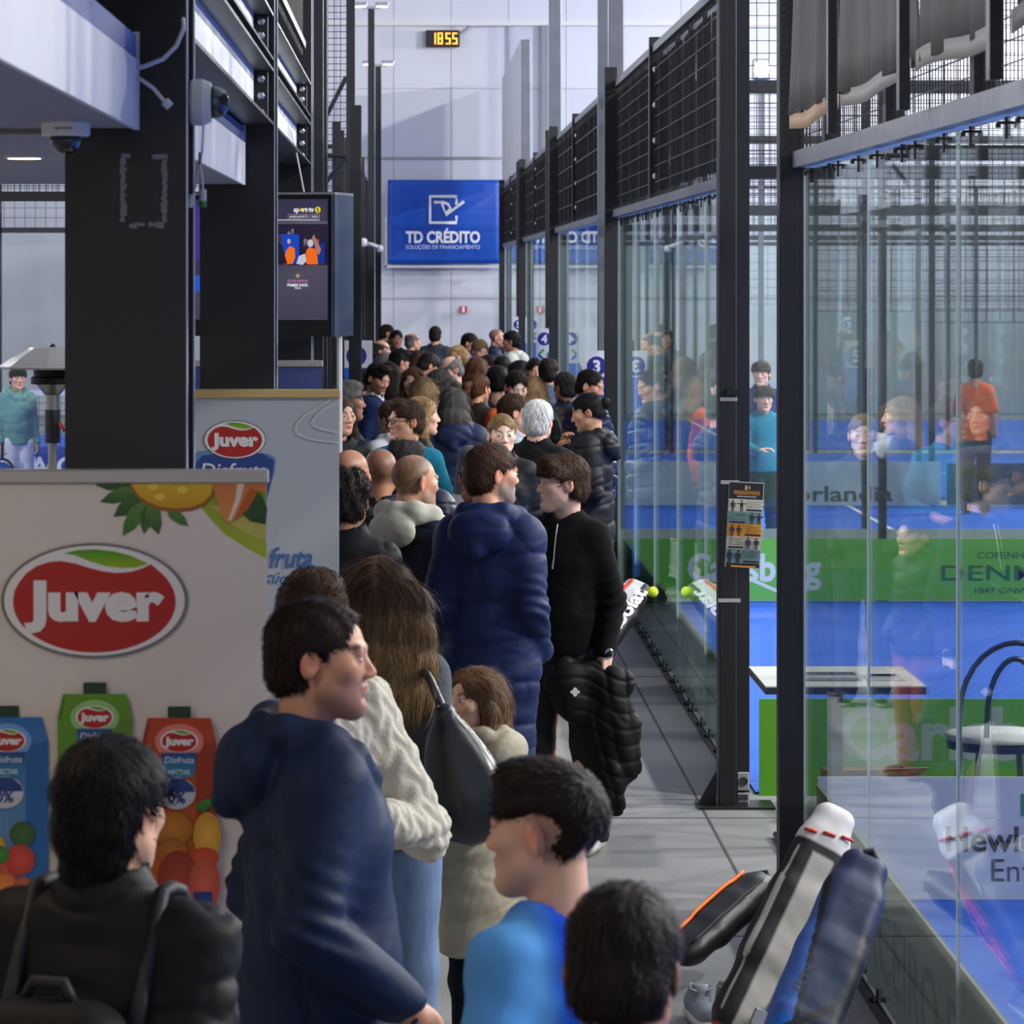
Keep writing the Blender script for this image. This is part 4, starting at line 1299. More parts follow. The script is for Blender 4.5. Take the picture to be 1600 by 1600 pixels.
    F.ell((0, -.005, .92), (.163 * bulk * slim, .118 * bulk, .13), k=.04)
    for sd in (-1, 1):
        F.chain([(sd * .088, 0, .88), (sd * (.095 + st * .3), .012 + sd * st * .5, .5), (sd * (.1 + st * .5), -.01 + sd * st, .05)], [.098 * pr_, .075 * pr_, .066 * pr_], k=.03)
    F.plane((0, 0, -1), (0, 0, o.get('cuff', .045)))
    V, Q, N = F.mesh()
    V = relax(V, Q, 1, .4)
    V = V + N * (.006 * wav(V, (14, 14, 26), seed + 21) + .006 * np.exp(-((V[:, 2] - .12) / .1) ** 2) * np.sin(V[:, 2] * 95 + V[:, 0] * 30))[:, None]
    mesh_obj(o.get('pn', 'trousers'), V, Q, o.get('pmat', CLOTH), root, True, cols=np.tile(bc, (len(V), 1)))
    # ---- shoes
    sv = .011 if near > 1 else .018
    for sd in (-1, 1):
        ox, oy = sd * (.1 + st * .5), -.01 + sd * st
        F = Field(axis(ox - .08, ox + .08, sv), axis(oy - .12, oy + .24, sv), axis(-.02, .16, sv))
        F.cone((ox, oy - .03, .045), (ox + sd * .012, oy + .15, .035), .045, .04, .02, sq=(.95, 1, 1)); F.cone((ox, oy - .01, .06), (ox, oy, .1), .045, .045, .02)
        F.plane((0, 0, -1), (0, 0, .001))
        V, Q, N = F.mesh()
        if len(V) == 0: continue
        shc = np.array(o.get('sc', srgb(40, 40, 42)))
        C = np.where((V[:, 2] < .028)[:, None], np.array(o.get('sole', srgb(190, 188, 182))), shc)
        mesh_obj('shoe', V, Q, CLOTH, root, True, cols=C)
    # ---- glasses
    if o.get('glasses'):
        mb = MB()
        for q in (-1, 1):
            ring = []
            for i in range(13):
                a = 2 * math.pi * i / 12
                ring.append(P(q * .033 + .0235 * math.cos(a), .105 - .004 * abs(math.cos(a)), .004 + .0165 * math.sin(a)))
            mb.tube(ring, .0022 * hs, 6)
            mb.tube([P(q * .056, .1, .008), P(q * .078, .05, .008), P(q * .084, -.005, .006)], .002 * hs, 6)
        mb.tube([P(-.01, .105, .008), P(0, .108, .01), P(.01, .105, .008)], .002 * hs, 6)
        mb.obj('glasses', BLACK_PLASTIC, root, True)
    return root, sc, P, arms, hc, R, GV
# ------------------------------------------------------------------ mezzanine steelwork on the left
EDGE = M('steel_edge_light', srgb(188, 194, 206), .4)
BEAM = M('beam_grey_lit', srgb(228, 230, 234), .45, var=((2, 2, 9), .12))  # grey paint, whitened for the strong light on the webs
FASCIA = M('fascia_white', srgb(222, 223, 226), .45, var=((3, 1.2, 1), .07))
FBLUE = M('fascia_blue', srgb(66, 92, 158), .5)
SOFFIT = M('soffit_grey', srgb(150, 148, 150), .7)
def column(y, label, h=6.2):
    e = empty('steel_column', (-.70, y, 0)); tag(e, label, 'column')
    for (a, b) in ((0, .018), (.272, .29)):
        f = MB().box(-.15, .146, a, b, .02, h).obj('flange', BLACK_STEEL, e)
        MB().box(.146, .15, a, b, .02, h).obj('lit_flange_edge', EDGE, f)  # pale strip on the right side only: lit edge put into the colour
    MB().box(-.006, .006, .018, .272, .02, h).obj('web', BLACK_STEEL, e)
    MB().box(-.2, .2, -.05, .34, 0, .02).obj('base_plate', BLACK_STEEL, e)
    return e
c1 = column(8.6, 'nearest black steel column with a rectangle of tape residue')
c2 = column(14.05, 'black steel column behind the second juice banner')
c3 = column(19.2, 'black steel column behind the television screen')
RES = M('tape_residue', srgb(120, 122, 126), .6)
rnd = random.Random(3)
mb = MB()
def res(px0, py0, px1, py1):
    mb.box(X_(px0, 8.6) + .70, X_(px1, 8.6) + .70, -.0015, 0, Z_(py1, 8.6), Z_(py0, 8.6))
for i in range(20): res(187 + rnd.uniform(0, 2), 247 + i * 5, 195 + rnd.uniform(-1, 4), 252.2 + i * 5)
for i in range(20): res(253 + rnd.uniform(-3, 2), 247 + i * 5, 261 + rnd.uniform(-1, 1), 252.2 + i * 5)
for i in range(10):
    if i not in (0, 5): res(196 + i * 6, 347 + rnd.uniform(-1, 3), 202.2 + i * 6, 355 + rnd.uniform(-2, 2))
res(190, 240, 204, 247); res(238, 241, 262, 249)
mb.obj('tape_residue', RES, c1)

# soffit slab with white fascia and blue strip, in bays between the columns
for i, (y0, y1, lab) in enumerate(((2.0, 8.57, 'white mezzanine fascia with blue strip nearest the camera'), (8.93, 14.02, 'white mezzanine fascia between the two nearest columns'))):
    e = empty('mezzanine_fascia', (-.68, y0, 2.88)); tag(e, lab, 'fascia')
    L = y1 - y0
    MB().box(-4.5, 0, 0, L, 0, .16).obj('slab', [SOFFIT], e)
    MB().box(0, .012, 0, L, -.004, .165).obj('white_board', FASCIA, e)
    MB().box(-.02, .008, 0, L - .03, .165, .225).obj('blue_strip', FBLUE, e)
    MB().box(0, .014, L, L + .012, -.004, .235).obj('end_trim', EDGE, e)
    if i == 0:
        pass
    for q in range(2):
        xx, yy = (X_(38, 10.6) + .68, 10.6 - y0) if i == 1 else (-.75, 2.6 + 1.9 * q)
        if i == 1 and q: continue
        dl = MB().lathe([(.06, 0), (.06, -.008), (.045, -.008)], (xx, yy, 0), 20).obj('downlight_ring', WHITE_PLASTIC, e)
        MB().lathe([(.05, -.0085), (.05, -.010)], (xx, yy, 0), 20).obj('downlight_lens', M('warm_lens', (1, .7, .35), .4, emit=((1, .62, .25), 6)), dl)
        area_light('downlight_beam', (xx - .68, yy + y0, 2.866), (xx - .68, yy + y0 + .35, 0), (.09, .09), 9, (1.0, .74, .48))

def ibeam(y0, y1, z0, z1, label, flw=.16, xr=-.555):
    e = empty('steel_beam', (xr - flw / 2, y0, z0)); tag(e, label, 'beam')
    L, h = y1 - y0, z1 - z0
    MB().box(-flw / 2, flw / 2, 0, L, 0, .012).obj('flange', DARK_STEEL, e)  # both flanges dark: the unlit underside is put into the colour
    MB().box(-flw / 2, flw / 2, 0, L, h - .012, h).obj('flange', DARK_STEEL, e)
    MB().box(-.005, .005, 0, L - .1, .012, h - .012).obj('web', BEAM, e)
    pl = MB().box(.0, .06, L - .1, L - .01, .012, h - .012).obj('end_plate', BLACK_STEEL, e)
    for q in (.2, .5, .8):
        b = MB().lathe([(.016, 0), (.016, .012), (.009, .016)], n=6).obj('bolt', GALV, pl)
        b.location = (.035, L - .1, h * q); b.rotation_euler = (math.pi / 2, 0, 0)
    return e
for (a, b, nm) in ((8.93, 14.04, 'first'), (14.36, 19.19, 'second')):
    ibeam(a, b, 3.115, 3.34, 'lower pale steel beam of the %s bay beyond the nearest column' % nm)
    ibeam(a, b, 3.372, 3.56, 'upper pale steel beam of the %s bay beyond the nearest column' % nm)
ibeam(2.0, 8.55, 3.2, 3.42, 'pale steel beam above the nearest white fascia')
dk = MB().box(-4.6, -.87, 2, 19.1, 3.58, 3.7).obj('mezzanine_deck', M('deck_dark', srgb(46, 48, 52), .7)); tag(dk, 'dark mezzanine deck above the pale steel beams', 'deck')
# guard of thin vertical bars over the third bay
gr = empty('guard_rail', (-.60, 14.4, 3.7)); tag(gr, 'dark guard rail of thin upright bars above the third column', 'railing')
for i in range(24):
    MB().tube([(0, i * .2, 0), (0, i * .2, 1.3)], .006, 5).obj('bar', DARK_STEEL, gr)
MB().box(-.02, .02, -.05, 4.7, .04, .08).obj('bottom_rail', DARK_STEEL, gr)
MB().box(-.02, .02, -.05, 4.7, 1.3, 1.35).obj('top_rail', DARK_STEEL, gr)

# surveillance cameras
SM = M('smoked_dome', srgb(14, 16, 24), .06, spec=.9)
Yc = 8.2
e = empty('dome_camera', (X_(103, Yc), Yc, 2.88)); tag(e, 'white dome camera hanging under the nearest fascia', 'camera')
k = Yc / FPX
MB().lathe([(37 * k, 0), (38 * k, -.004), (38 * k, -.030), (36 * k, -.034)], n=28).obj('housing', WHITE_PLASTIC, e)
MB().lathe([(25 * k, -.034), (25 * k, -.045), (22 * k, -.058), (15 * k, -.07), (6 * k, -.076)], n=24).obj('dome', SM, e, True)
pr = Print((-.01, -38.3 * k, -.02), (1, 0, 0), (0, 0, 1)); pr.text('HIKVISION', .01, 0, .006, srgb(60, 60, 66), .02); pr.obj('lettering', e)
Yc = 8.75
e = empty('dome_camera', (-.552, Yc, Z_(160, Yc))); tag(e, 'white turret camera on the side of the nearest column', 'camera')
b = MB().lathe([(.055, 0), (.058, .006), (.058, .03), (.05, .05), (.045, .052)], n=28).obj('housing', WHITE_PLASTIC, e, False); b.rotation_euler = (0, math.pi / 2, 0)
b = MB().lathe([(.040, .05), (.040, .06), (.036, .075), (.026, .088), (.01, .095)], n=24).obj('dome', SM, e, True); b.rotation_euler = (0, math.pi / 2, 0)
# cables
CAB = M('white_cable', srgb(205, 208, 212), .5)
cb = empty('white_cable', (X_(200, 8.5), 8.5, 3.0)); tag(cb, 'white cable looping from the fascia end to the column', 'cable')
def cpt(px, py, Y): return Vector((X_(px, Y), Y, Z_(py, Y))) - cb.location
MB().tube([cpt(*p) for p in ((200, 106, 8.56), (225, 104, 8.5), (255, 92, 8.48), (275, 72, 8.48), (287, 45, 8.5), (286, 30, 8.54))], .006, 8).obj('loop', CAB, cb, True)
MB().tube([cpt(*p) for p in ((200, 118, 8.56), (220, 124, 8.5), (240, 138, 8.48), (253, 154, 8.48), (264, 165, 8.48))], .005, 8).obj('loose_end', CAB, cb, True)
MB().tube([cpt(257, 158, 8.47), cpt(266, 167, 8.47)], .011, 8).obj('plug', CAB, cb, True)
cb2 = empty('camera_cable', (X_(315, 8.75), 8.75, 2.7)); tag(cb2, 'thin white cable with connectors dangling below the turret camera', 'cable')
o2 = cb2.location
def cp2(px, py): return Vector((X_(px, 8.75), 8.75, Z_(py, 8.75))) - o2
MB().tube([cp2(314, 135), cp2(319, 175), cp2(316, 240)], .0025, 6).obj('cord', CAB, cb2)
MB().tube([cp2(313, 238), cp2(312, 256)], .0045, 6).obj('sleeve', M('cable_grey', srgb(120, 122, 126), .5), cb2)
MB().tube([cp2(312, 256), cp2(303, 300), cp2(300, 312)], .003, 6).obj('cord', CAB, cb2)
MB().tube([cp2(312, 256), cp2(316, 280), cp2(317, 300)], .003, 6).obj('cord', CAB, cb2)
MB().tube([cp2(300, 304), cp2(296, 324)], .008, 8).obj('connector', CAB, cb2)
g_ = MB().tube([cp2(317, 296), cp2(317, 316)], .009, 8).obj('connector', CAB, cb2)
MB().tube([cp2(317, 314), cp2(317, 324)], .0095, 8).obj('green_tip', M('green_plastic', srgb(60, 140, 60), .5), g_)

# ------------------------------------------------------------------ roll-up banners
ALU = M('banner_aluminium', srgb(176, 172, 164), .35, .5)
GOLD_RAIL = M('banner_rail_gold', srgb(200, 172, 112), .4, .2)  # golden tone for the second banner's top rail
RED, LWHITE, DBLUE = srgb(176, 30, 22), srgb(230, 228, 224), srgb(36, 66, 130)
def juver(pr, f, cx, cy, S, outline=True):
    """logo; f maps pixel -> plane; S = scale against the big logo (rx = 142 px)"""
    def q(x, y): return f(cx + (x - 148) * S, cy + (y - 938) * S)
    def E(rx, ry, c):
        pr.poly([q(148 + rx * math.cos(a), 938 - ry * math.sin(a)) for a in np.linspace(0, 2 * math.pi, 48, endpoint=False)], c)
    if outline: E(146, 90, srgb(120, 116, 114))
    E(141, 86, LWHITE)
    wave = [(22, 925), (30, 910), (42, 895), (58, 884), (76, 878), (95, 876), (118, 880), (140, 887), (160, 892), (182, 895), (205, 893), (222, 888), (236, 881)]
    low = [(148 + 127 * math.cos(a), 940 + 79 * math.sin(a)) for a in np.linspace(-.62, math.pi + .18, 40)]
    pr.poly([q(*p) for p in (wave[::-1] + low[::-1])], RED)
    leaf = [(100, 864), (122, 859), (150, 858), (178, 861), (205, 868), (232, 880), (215, 886), (190, 887), (165, 884), (140, 876), (118, 867)]
    pr.poly([q(*p) for p in leaf], srgb(70, 150, 20), srgb(150, 186, 10))
    x, y = q(148, 966); h = abs(q(0, 0)[1] - q(0, 57)[1]); w = abs(q(219, 0)[0] - q(0, 0)[0])
    pr.text('Juver', x, y, h * .98, LWHITE, .055, width=w)

def rollup(name, label, x0, x1, y, ztop, col, rail):
    e = empty(name, ((x0 + x1) / 2, y, 0)); tag(e, label, 'banner')
    w = (x1 - x0) / 2
    MB().box(-w, w, 0, .002, .09, ztop - .03).obj('sheet', M('banner_sheet_' + name + str(int(y * 10)), col, .5), e)
    MB().box(-w - .005, w + .005, -.012, .014, ztop - .033, ztop, bev=.004).obj('top_rail', rail, e)
    MB().box(-w - .02, w + .02, -.07, .07, 0, .09, bev=.02).obj('base_cassette', ALU, e)
    MB().tube([(0, .02, .05), (0, .03, ztop - .01)], .012, 8).obj('support_pole', ALU, e)
    for s in (-1, 1): MB().box(s * w * .7 - .02, s * w * .7 + .02, -.16, .16, 0, .012).obj('foot', ALU, e)
    return e

Y1 = 8.05
zt = Z_(733, Y1)
x1_ = X_(417, Y1); x0_ = x1_ - 1.0
rb = rollup('rollup_banner', 'nearest white juice roll-up banner with pineapple and three cartons', x0_, x1_, Y1, zt, srgb(222, 214, 203), ALU)
pr = Print((0, -.0006, 0), (1, 0, 0), (0, 0, 1), .0003)
cx_ = (x0_ + x1_) / 2
def f1(px, py): return (X_(px, Y1) - cx_, Z_(py, Y1))
def pl(pts, c, c2=None): pr.poly([f1(*p) for p in pts], c, c2)
# fruit in the corner
pl([(298, 800), (312, 790), (330, 812), (352, 835), (385, 856), (416, 873), (416, 747), (330, 747)], srgb(132, 156, 34), srgb(176, 190, 50))
pl([(330, 790), (360, 818), (392, 836), (416, 846), (416, 800), (380, 790)], srgb(196, 188, 96))
def leafy(cx, cy, L, w, ang, c, c2):
    ca, sa = math.cos(ang), math.sin(ang)
    pts = [(0, -w * .3), (L * .3, -w), (L * .7, -w * .75), (L, 0), (L * .7, w * .75), (L * .3, w), (0, w * .3)]
    pl([(cx + x * ca - y * sa, cy + x * sa + y * ca) for x, y in pts], c, c2)
G1, G2, G3 = srgb(92, 138, 58), srgb(40, 82, 34), srgb(60, 108, 44)
leafy(210, 752, 62, 13, math.pi * .97, G3, G2); leafy(215, 765, 62, 12, math.pi * .90, G1, G2); leafy(222, 775, 55, 13, math.pi * .8, G3, G2)
leafy(225, 785, 62, 13, math.pi * .68, G1, G3); leafy(232, 790, 45, 10, math.pi * .55, G2, G3); leafy(235, 785, 52, 12, math.pi * .42, G1, G2); leafy(262, 795, 42, 9, math.pi * .22, G1, G3)
pts = [(200, 747), (204, 762), (214, 777), (230, 789), (250, 797), (275, 800), (300, 798), (320, 790), (333, 776), (336, 760), (334, 747)]
pl(pts, srgb(150, 96, 24)); pl([(270 + (x - 270) * .95, 745 + (y - 745) * .9) for x, y in pts], srgb(226, 190, 40), srgb(206, 150, 20))
for (a, b) in ((240, 760), (262, 752), (285, 765), (300, 752), (250, 776)): pr.ell(*f1(a, b), .012, .008, srgb(240, 214, 70), 12)
leafy(380, 770, 60, 22, .95, srgb(40, 92, 36), srgb(30, 70, 28))
pl([(330, 747), (416, 747), (416, 770), (400, 765), (385, 790), (362, 815), (352, 815), (342, 790), (334, 765)], srgb(206, 120, 56), srgb(226, 146, 80))
pl([(372, 747), (384, 747), (376, 780), (362, 812), (356, 814), (368, 780)], srgb(234, 214, 190)); pl([(392, 760), (402, 770), (388, 795), (366, 814), (376, 790)], srgb(190, 92, 24))
juver(pr, f1, 148, 938, 1.0)
def carton(cx, top, w, cA, cB, fruit):
    hw = w / 2
    pl([(cx - 18, top), (cx + 18, top), (cx + 18, top + 20), (cx - 18, top + 20)], srgb(26, 58, 34))
    pl([(cx - hw * .85, top + 18), (cx + hw * .85, top + 18), (cx + hw, top + 56), (cx + hw, top + 330), (cx - hw, top + 330), (cx - hw, top + 56)], cA, cB)
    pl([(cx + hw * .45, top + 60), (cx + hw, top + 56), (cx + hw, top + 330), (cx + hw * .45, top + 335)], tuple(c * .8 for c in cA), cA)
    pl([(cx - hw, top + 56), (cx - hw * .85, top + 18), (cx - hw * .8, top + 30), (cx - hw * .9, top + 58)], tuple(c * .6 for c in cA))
    pr.ell(*f1(cx, top + 55), 38 * Y1 / FPX, 28 * Y1 / FPX, tuple(min(1, c * 1.3 + .15) for c in cA), 24)
    juver(pr, f1, cx, top + 54, .21, False)
    pl([(cx - 28, top + 72), (cx + 28, top + 72), (cx + 26, top + 94), (cx + 22, top + 110), (cx - 22, top + 110), (cx - 26, top + 94)], DBLUE, srgb(50, 140, 170))
    x, y = f1(cx, top + 88); pr.text('Disfruta', x, y, .014, srgb(205, 215, 235), .01, width=46 * Y1 / FPX, shear=.2)
    x, y = f1(cx, top + 106); pr.text('NECTAR', x, y, .011, srgb(205, 225, 235), .02, width=34 * Y1 / FPX)
    pr.ell(*f1(cx - 4, top + 135), 30 * Y1 / FPX, 25 * Y1 / FPX, srgb(200, 202, 212), 28)
    pl([(cx - 30, top + 134), (cx - 24, top + 121), (cx - 10, top + 111), (cx + 8, top + 112), (cx + 22, top + 124), (cx + 25, top + 133)], DBLUE)
    x, y = f1(cx - 4, top + 150); pr.text('0%', x, y, .024, DBLUE, .03)
    if fruit == 0:
        for (a, b, r, c) in ((-22, 220, 20, srgb(200, 160, 30)), (0, 250, 24, srgb(186, 70, 40)), (24, 200, 20, srgb(50, 90, 40)), (20, 240, 24, srgb(190, 60, 46)), (-6, 285, 24, srgb(214, 120, 40)), (26, 285, 18, srgb(190, 90, 40)), (-10, 232, 14, srgb(60, 120, 50)), (26, 300, 12, srgb(170, 186, 40))):
            pr.ell(*f1(cx + a, top + b), r * Y1 / FPX, r * Y1 / FPX, c, 18, center=tuple(min(1, q * 1.5 + .02) for q in c))
    elif fruit == 2:
        for (a, b, rx, ry, c) in ((-8, 190, 30, 26, srgb(180, 110, 20)), (-12, 225, 26, 22, srgb(168, 96, 20)), (44, 200, 22, 36, srgb(214, 160, 50)), (40, 235, 22, 16, srgb(200, 70, 20)), (-2, 270, 32, 46, srgb(150, 50, 24)), (40, 275, 24, 44, srgb(196, 84, 60))):
            pr.ell(*f1(cx + a, top + b), rx * Y1 / FPX, ry * Y1 / FPX, c, 22, center=tuple(min(1, q * 1.45 + .02) for q in c))
        leafy(cx + 28, top + 160, 30, 9, -.5, srgb(70, 150, 60), srgb(40, 110, 50))
    pl([(cx + 22, top + 288), (cx + 52, top + 288), (cx + 52, top + 305), (cx + 38, top + 318), (cx + 24, top + 305)], DBLUE)
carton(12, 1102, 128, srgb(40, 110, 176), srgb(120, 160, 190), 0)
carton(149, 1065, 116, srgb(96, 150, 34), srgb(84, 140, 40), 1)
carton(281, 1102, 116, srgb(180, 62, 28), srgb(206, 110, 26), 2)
pr.obj('print', rb)

Y2 = 13.0
zt = Z_(608, Y2)
x1_ = X_(530, Y2); x0_ = x1_ - .98
rb2 = rollup('rollup_banner', 'second juice roll-up banner with swirl lines, behind the nearest one', x0_, x1_, Y2, zt, srgb(176, 182, 186), GOLD_RAIL)
cx2 = (x0_ + x1_) / 2
pr = Print((0, -.0006, 0), (1, 0, 0), (0, 0, 1), .0004)
def f2(px, py): return (X_(px, Y2) - cx2, Z_(py, Y2))
def p2l(pts, c, c2=None): pr.poly([f2(*p) for p in pts], c, c2)
p2l([(300, 716), (308, 705), (330, 703), (420, 709), (431, 716), (430, 735), (420, 770), (414, 800), (310, 800), (304, 760)], srgb(96, 136, 170))
p2l([(304, 726), (316, 712), (345, 708), (410, 708), (428, 720), (426, 740), (418, 775), (408, 800), (316, 800), (308, 760)], DBLUE)
x, y = f2(366, 745); pr.text('Disfruta', x, y, .05, srgb(220, 222, 225), .012, width=104 * Y2 / FPX, shear=.15)
juver(pr, f2, 367, 687, .335)
LN = srgb(206, 208, 206)
pr.line([f2(*p) for p in ((523, 621), (500, 634), (475, 650), (464, 662), (463, 672), (468, 679), (485, 686), (510, 690), (529, 691))], .0052, LN)
pr.line([f2(*p) for p in ((529, 629), (510, 637), (495, 648), (489, 658), (492, 665), (503, 670), (529, 676))], .0052, LN)
x, y = f2(420, 886); pr.text('fruta', x, y, .072, srgb(60, 104, 160), .02, 'L', width=68 * Y2 / FPX, shear=.3)
x, y = f2(402, 908); pr.text('açúcares', x, y, .042, srgb(60, 104, 160), .012, 'L', width=86 * Y2 / FPX, shear=.3, rot=-.1)
pr.obj('print', rb2)
Y3 = 17.9
rb3 = rollup('rollup_banner', 'dark blue roll-up banner with silver top rail under the television', X_(503, Y3) - .85, X_(503, Y3), Y3, Z_(563, Y3), srgb(64, 76, 132), ALU)

# ------------------------------------------------------------------ television
YT = 17.0
tv = empty('television', (X_(517, YT), YT, Z_(526, YT))); tag(tv, 'television showing a padel broadcast, hung beside the walkway', 'television')
tv.rotation_euler = (0, 0, math.radians(-14))
kt = YT / FPX
TW, TH = 1.08, 222 * kt
MB().box(-TW, 0, 0, .06, 0, TH, bev=.004).obj('casing', BLACK_PLASTIC, tv)
MB().box(.002, .022, -.005, .34, 0, TH).obj('side_panel', M('tv_side_blue', srgb(72, 84, 100), .25, .3), tv)
MB().box(-TW, .022, -.006, .34, TH, TH + .012).obj('top_plate', GALV, tv)
pr = Print((-TW, -.001, 0), (1, 0, 0), (0, 0, 1), .0005)
cA = srgb(58, 52, 78)
ft = lambda px, py: (TW - (517 - px) * kt * 1.03, (526 - py) * kt)
def R_(x0, y0, x1, y1, c, c2=None): a = ft(x0, y1); b = ft(x1, y0); pr.rect(a[0], a[1], b[0], b[1], c, c2)
def PT(pts, c): pr.poly([ft(*p) for p in pts], c)
R_(180, 311, 512, 500, srgb(92, 92, 104), srgb(70, 66, 86)); R_(180, 350, 512, 414, srgb(40, 34, 56)); R_(180, 311, 512, 345, cA)
R_(180, 350, 513, 414, srgb(38, 32, 52))
rr = random.Random(8)
for i in range(60):
    a, b = rr.uniform(190, 508), rr.uniform(354, 385); s_ = rr.uniform(1.5, 3.5); g_ = rr.uniform(.02, .22)
    pr.ell(*ft(a, b), s_ * kt, s_ * 1.3 * kt, (g_ * 1.1, g_, g_ * 1.2), 8)
R_(300, 366, 470, 412, srgb(24, 70, 190)); R_(490, 380, 510, 412, srgb(20, 50, 150))
R_(300, 320, 330, 412, srgb(70, 50, 150)); R_(298, 412, 316, 455, srgb(40, 90, 220)); R_(296, 405, 320, 430, srgb(60, 50, 90))
PT([(446, 413), (449, 392), (456, 384), (463, 388), (464, 402), (460, 412)], srgb(255, 118, 22)); pr.ell(*ft(454, 377), 3 * kt, 4 * kt, srgb(210, 170, 160), 10)
PT([(482, 413), (481, 392), (486, 386), (498, 390), (500, 413)], srgb(255, 112, 24)); pr.ell(*ft(488, 380), 5 * kt, 6 * kt, srgb(206, 204, 206), 14)
PT([(490, 372), (494, 368), (497, 374), (505, 390), (502, 398), (498, 396), (494, 380)], srgb(190, 120, 90))
PT([(432, 412), (432, 382), (438, 376), (444, 384), (447, 398), (452, 412)], srgb(30, 26, 40)); pr.ell(*ft(438, 374), 5 * kt, 7 * kt, srgb(80, 44, 40), 12)
PT([(466, 412), (470, 400), (480, 396), (482, 408), (476, 414)], srgb(206, 206, 214))
W_t = srgb(245, 245, 245); YEL = srgb(240, 224, 40)
x, y = ft(462, 331); pr.text('sp  rt tv', x, y, 7.5 * kt, W_t, .035, 'L', width=33 * kt)
pr.ell(*ft(474.5, 328), 2.6 * kt, 2.8 * kt, YEL, 14); pr.ell(*ft(484.8, 328), 1.2 * kt, 1.2 * kt, YEL, 10)
pr.ell(*ft(500, 328), 4.6 * kt, 5 * kt, YEL, 20); x, y = ft(500, 331.5); pr.text('5', x, y, 6.5 * kt, srgb(30, 30, 40), .02)
for (a, b, t) in ((453, 487, '#PADELNASPORTTV'), (489, 503, 'DIRETO')):
    x0, y0 = ft(a, 341.5); x1, y1 = ft(b, 335); pr.rect(x0, y0, x1, y1, srgb(225, 220, 230)); pr.rect(x0 + .001, y0 + .001, x1 - .001, y1 - .001, srgb(60, 52, 80))
    x, y = ft((a + b) / 2, 340); pr.text(t, x, y, 2.8 * kt, W_t, .01, width=(b - a - 4) * kt)
pr.line([ft(432, 326), ft(437, 343.5), ft(503, 344)], .003, W_t)
for i in range(6):
    a = i * math.pi / 3; x, y = ft(469, 431); pr.line([(x, y), (x + .012 * math.cos(a), y + .012 * math.sin(a))], .003, srgb(240, 190, 70))
x, y = ft(469, 441); pr.text('QATAR AIRWAYS', x, y, 4 * kt, srgb(225, 130, 190), .01, width=33 * kt)
x, y = ft(469, 447.5); pr.text('PREMIER PADEL', x, y, 4.2 * kt, W_t, .03, width=34 * kt)
x, y = ft(469, 451.5); pr.text('TOUR', x, y, 2.8 * kt, W_t, .02)
pr.obj('screen_picture', tv, M('screen_glow', attr=True, rough=.3, emit=((1, 1, 1), .55)))
MB().box(-.34, -.27, -.012, 0, .075, .09).obj('sensor', GREY_STEEL, tv)
MB().tube([(-.0, .16, 0), (-.0, .16, -Z_(526, YT))], .014, 8).obj('pole', WHITE_PLASTIC, tv)
MB().tube([(-.16, .1, TH), (-.2, .1, TH + .2), (-.23, .1, TH + .32)], .004, 6).obj('cord', CAB, tv)

# ------------------------------------------------------------------ left courts beyond the columns
LX = -.74
e = empty('court_enclosure', (0, 0, 0)); tag(e, 'dark court enclosure along the left of the walkway', 'court enclosure')
for k in range(19):
    y0 = 22.5 + 2 * k
    pane(e, LX - .005, LX + .005, y0 + .01, y0 + 1.99, .06, 2.97)
    if k % 1 == 0: MB().box(LX - .05, LX + .03, y0 - .04, y0 + .04, 0, 4.0 if k > 5 else 3.2).obj('post', BLACK_STEEL, e)
MB().box(LX - .04, LX + .04, 22.5, 60.5, 2.97, 3.05).obj('rail', DARK_STEEL, e)
for k in range(10):
    fabric_strip('shade_cloth', 22.6 + 3.8 * k, 26.2 + 3.8 * k, LX - .08, .5, 2.9, e, SHADE_CLOTH, .01, 90 + k)
def diamond(parent, y0, y1, z0, z1, x, step=.12, r=.004):
    mb = MB(); L, H = y1 - y0, z1 - z0
    n = int((L + H) / step)
    for i in range(n + 1):
        c = i * step
        a0 = max(0, c - H); a1 = min(L, c)
        if a1 > a0:
            mb.tube([(x, y0 + a0, z0 + c - a0), (x, y0 + a1, z0 + c - a1)], r, 4, cap=False)
            mb.tube([(x, y0 + a0, z1 - (c - a0)), (x, y0 + a1, z1 - (c - a1))], r, 4, cap=False)
    o = mb.obj('diamond_netting', WIRE, parent); o['kind'] = 'stuff'
wire_mesh('netting', 'x', -4.0, X_(542, 27.4), 27.4, 3.1, 6.8, .05, e, .0028)
for (a, b, c, dd) in ((508, 185, 541, 120), (505, 243, 541, 243), (505, 290, 541, 245)):
    MB().tube([(X_(a, 27.3), 27.3, Z_(b, 27.3)), (X_(c, 27.3), 27.3, Z_(dd, 27.3))], .018, 6).obj('brace', DARK_STEEL, e)
cross_side(e, 22.4, -1, LX - .02, width=6, detail=True)
cross_side(e, 40.5, -1, LX - .02, width=8, detail=False)
def lpole(px, Y, z1, label, lamps=True, w=.12): return light_pole(X_(px, Y), Y, z1, label, w, lamps, -1)
lpole(548, 34.0, 7.0, 'tall dark pole left of the walkway nearest the television', False, .085)
lpole(580, 52.3, Z_(14, 52.3), 'dark left light pole with white floodlight cut by the top edge', True, .1)
lpole(591, 58.5, Z_(104, 58.5), 'farthest dark left light pole with small white floodlight', True, .1)
lpole(563, 42.0, 3.9, 'short dark pole left of the walkway behind the sign', False, .1)
post_obj('steel_post', 'black post hiding half of the left court sign', X_(545, 31.0), X_(565, 31.0), 31.0, .12, 4.0)
lpole(501, 26.0, 6.8, 'thick dark pole right behind the third column', False, .1)
lpole(497, 23.4, 6.8, 'dark pole squeezed beside the third steel column', False, .07)
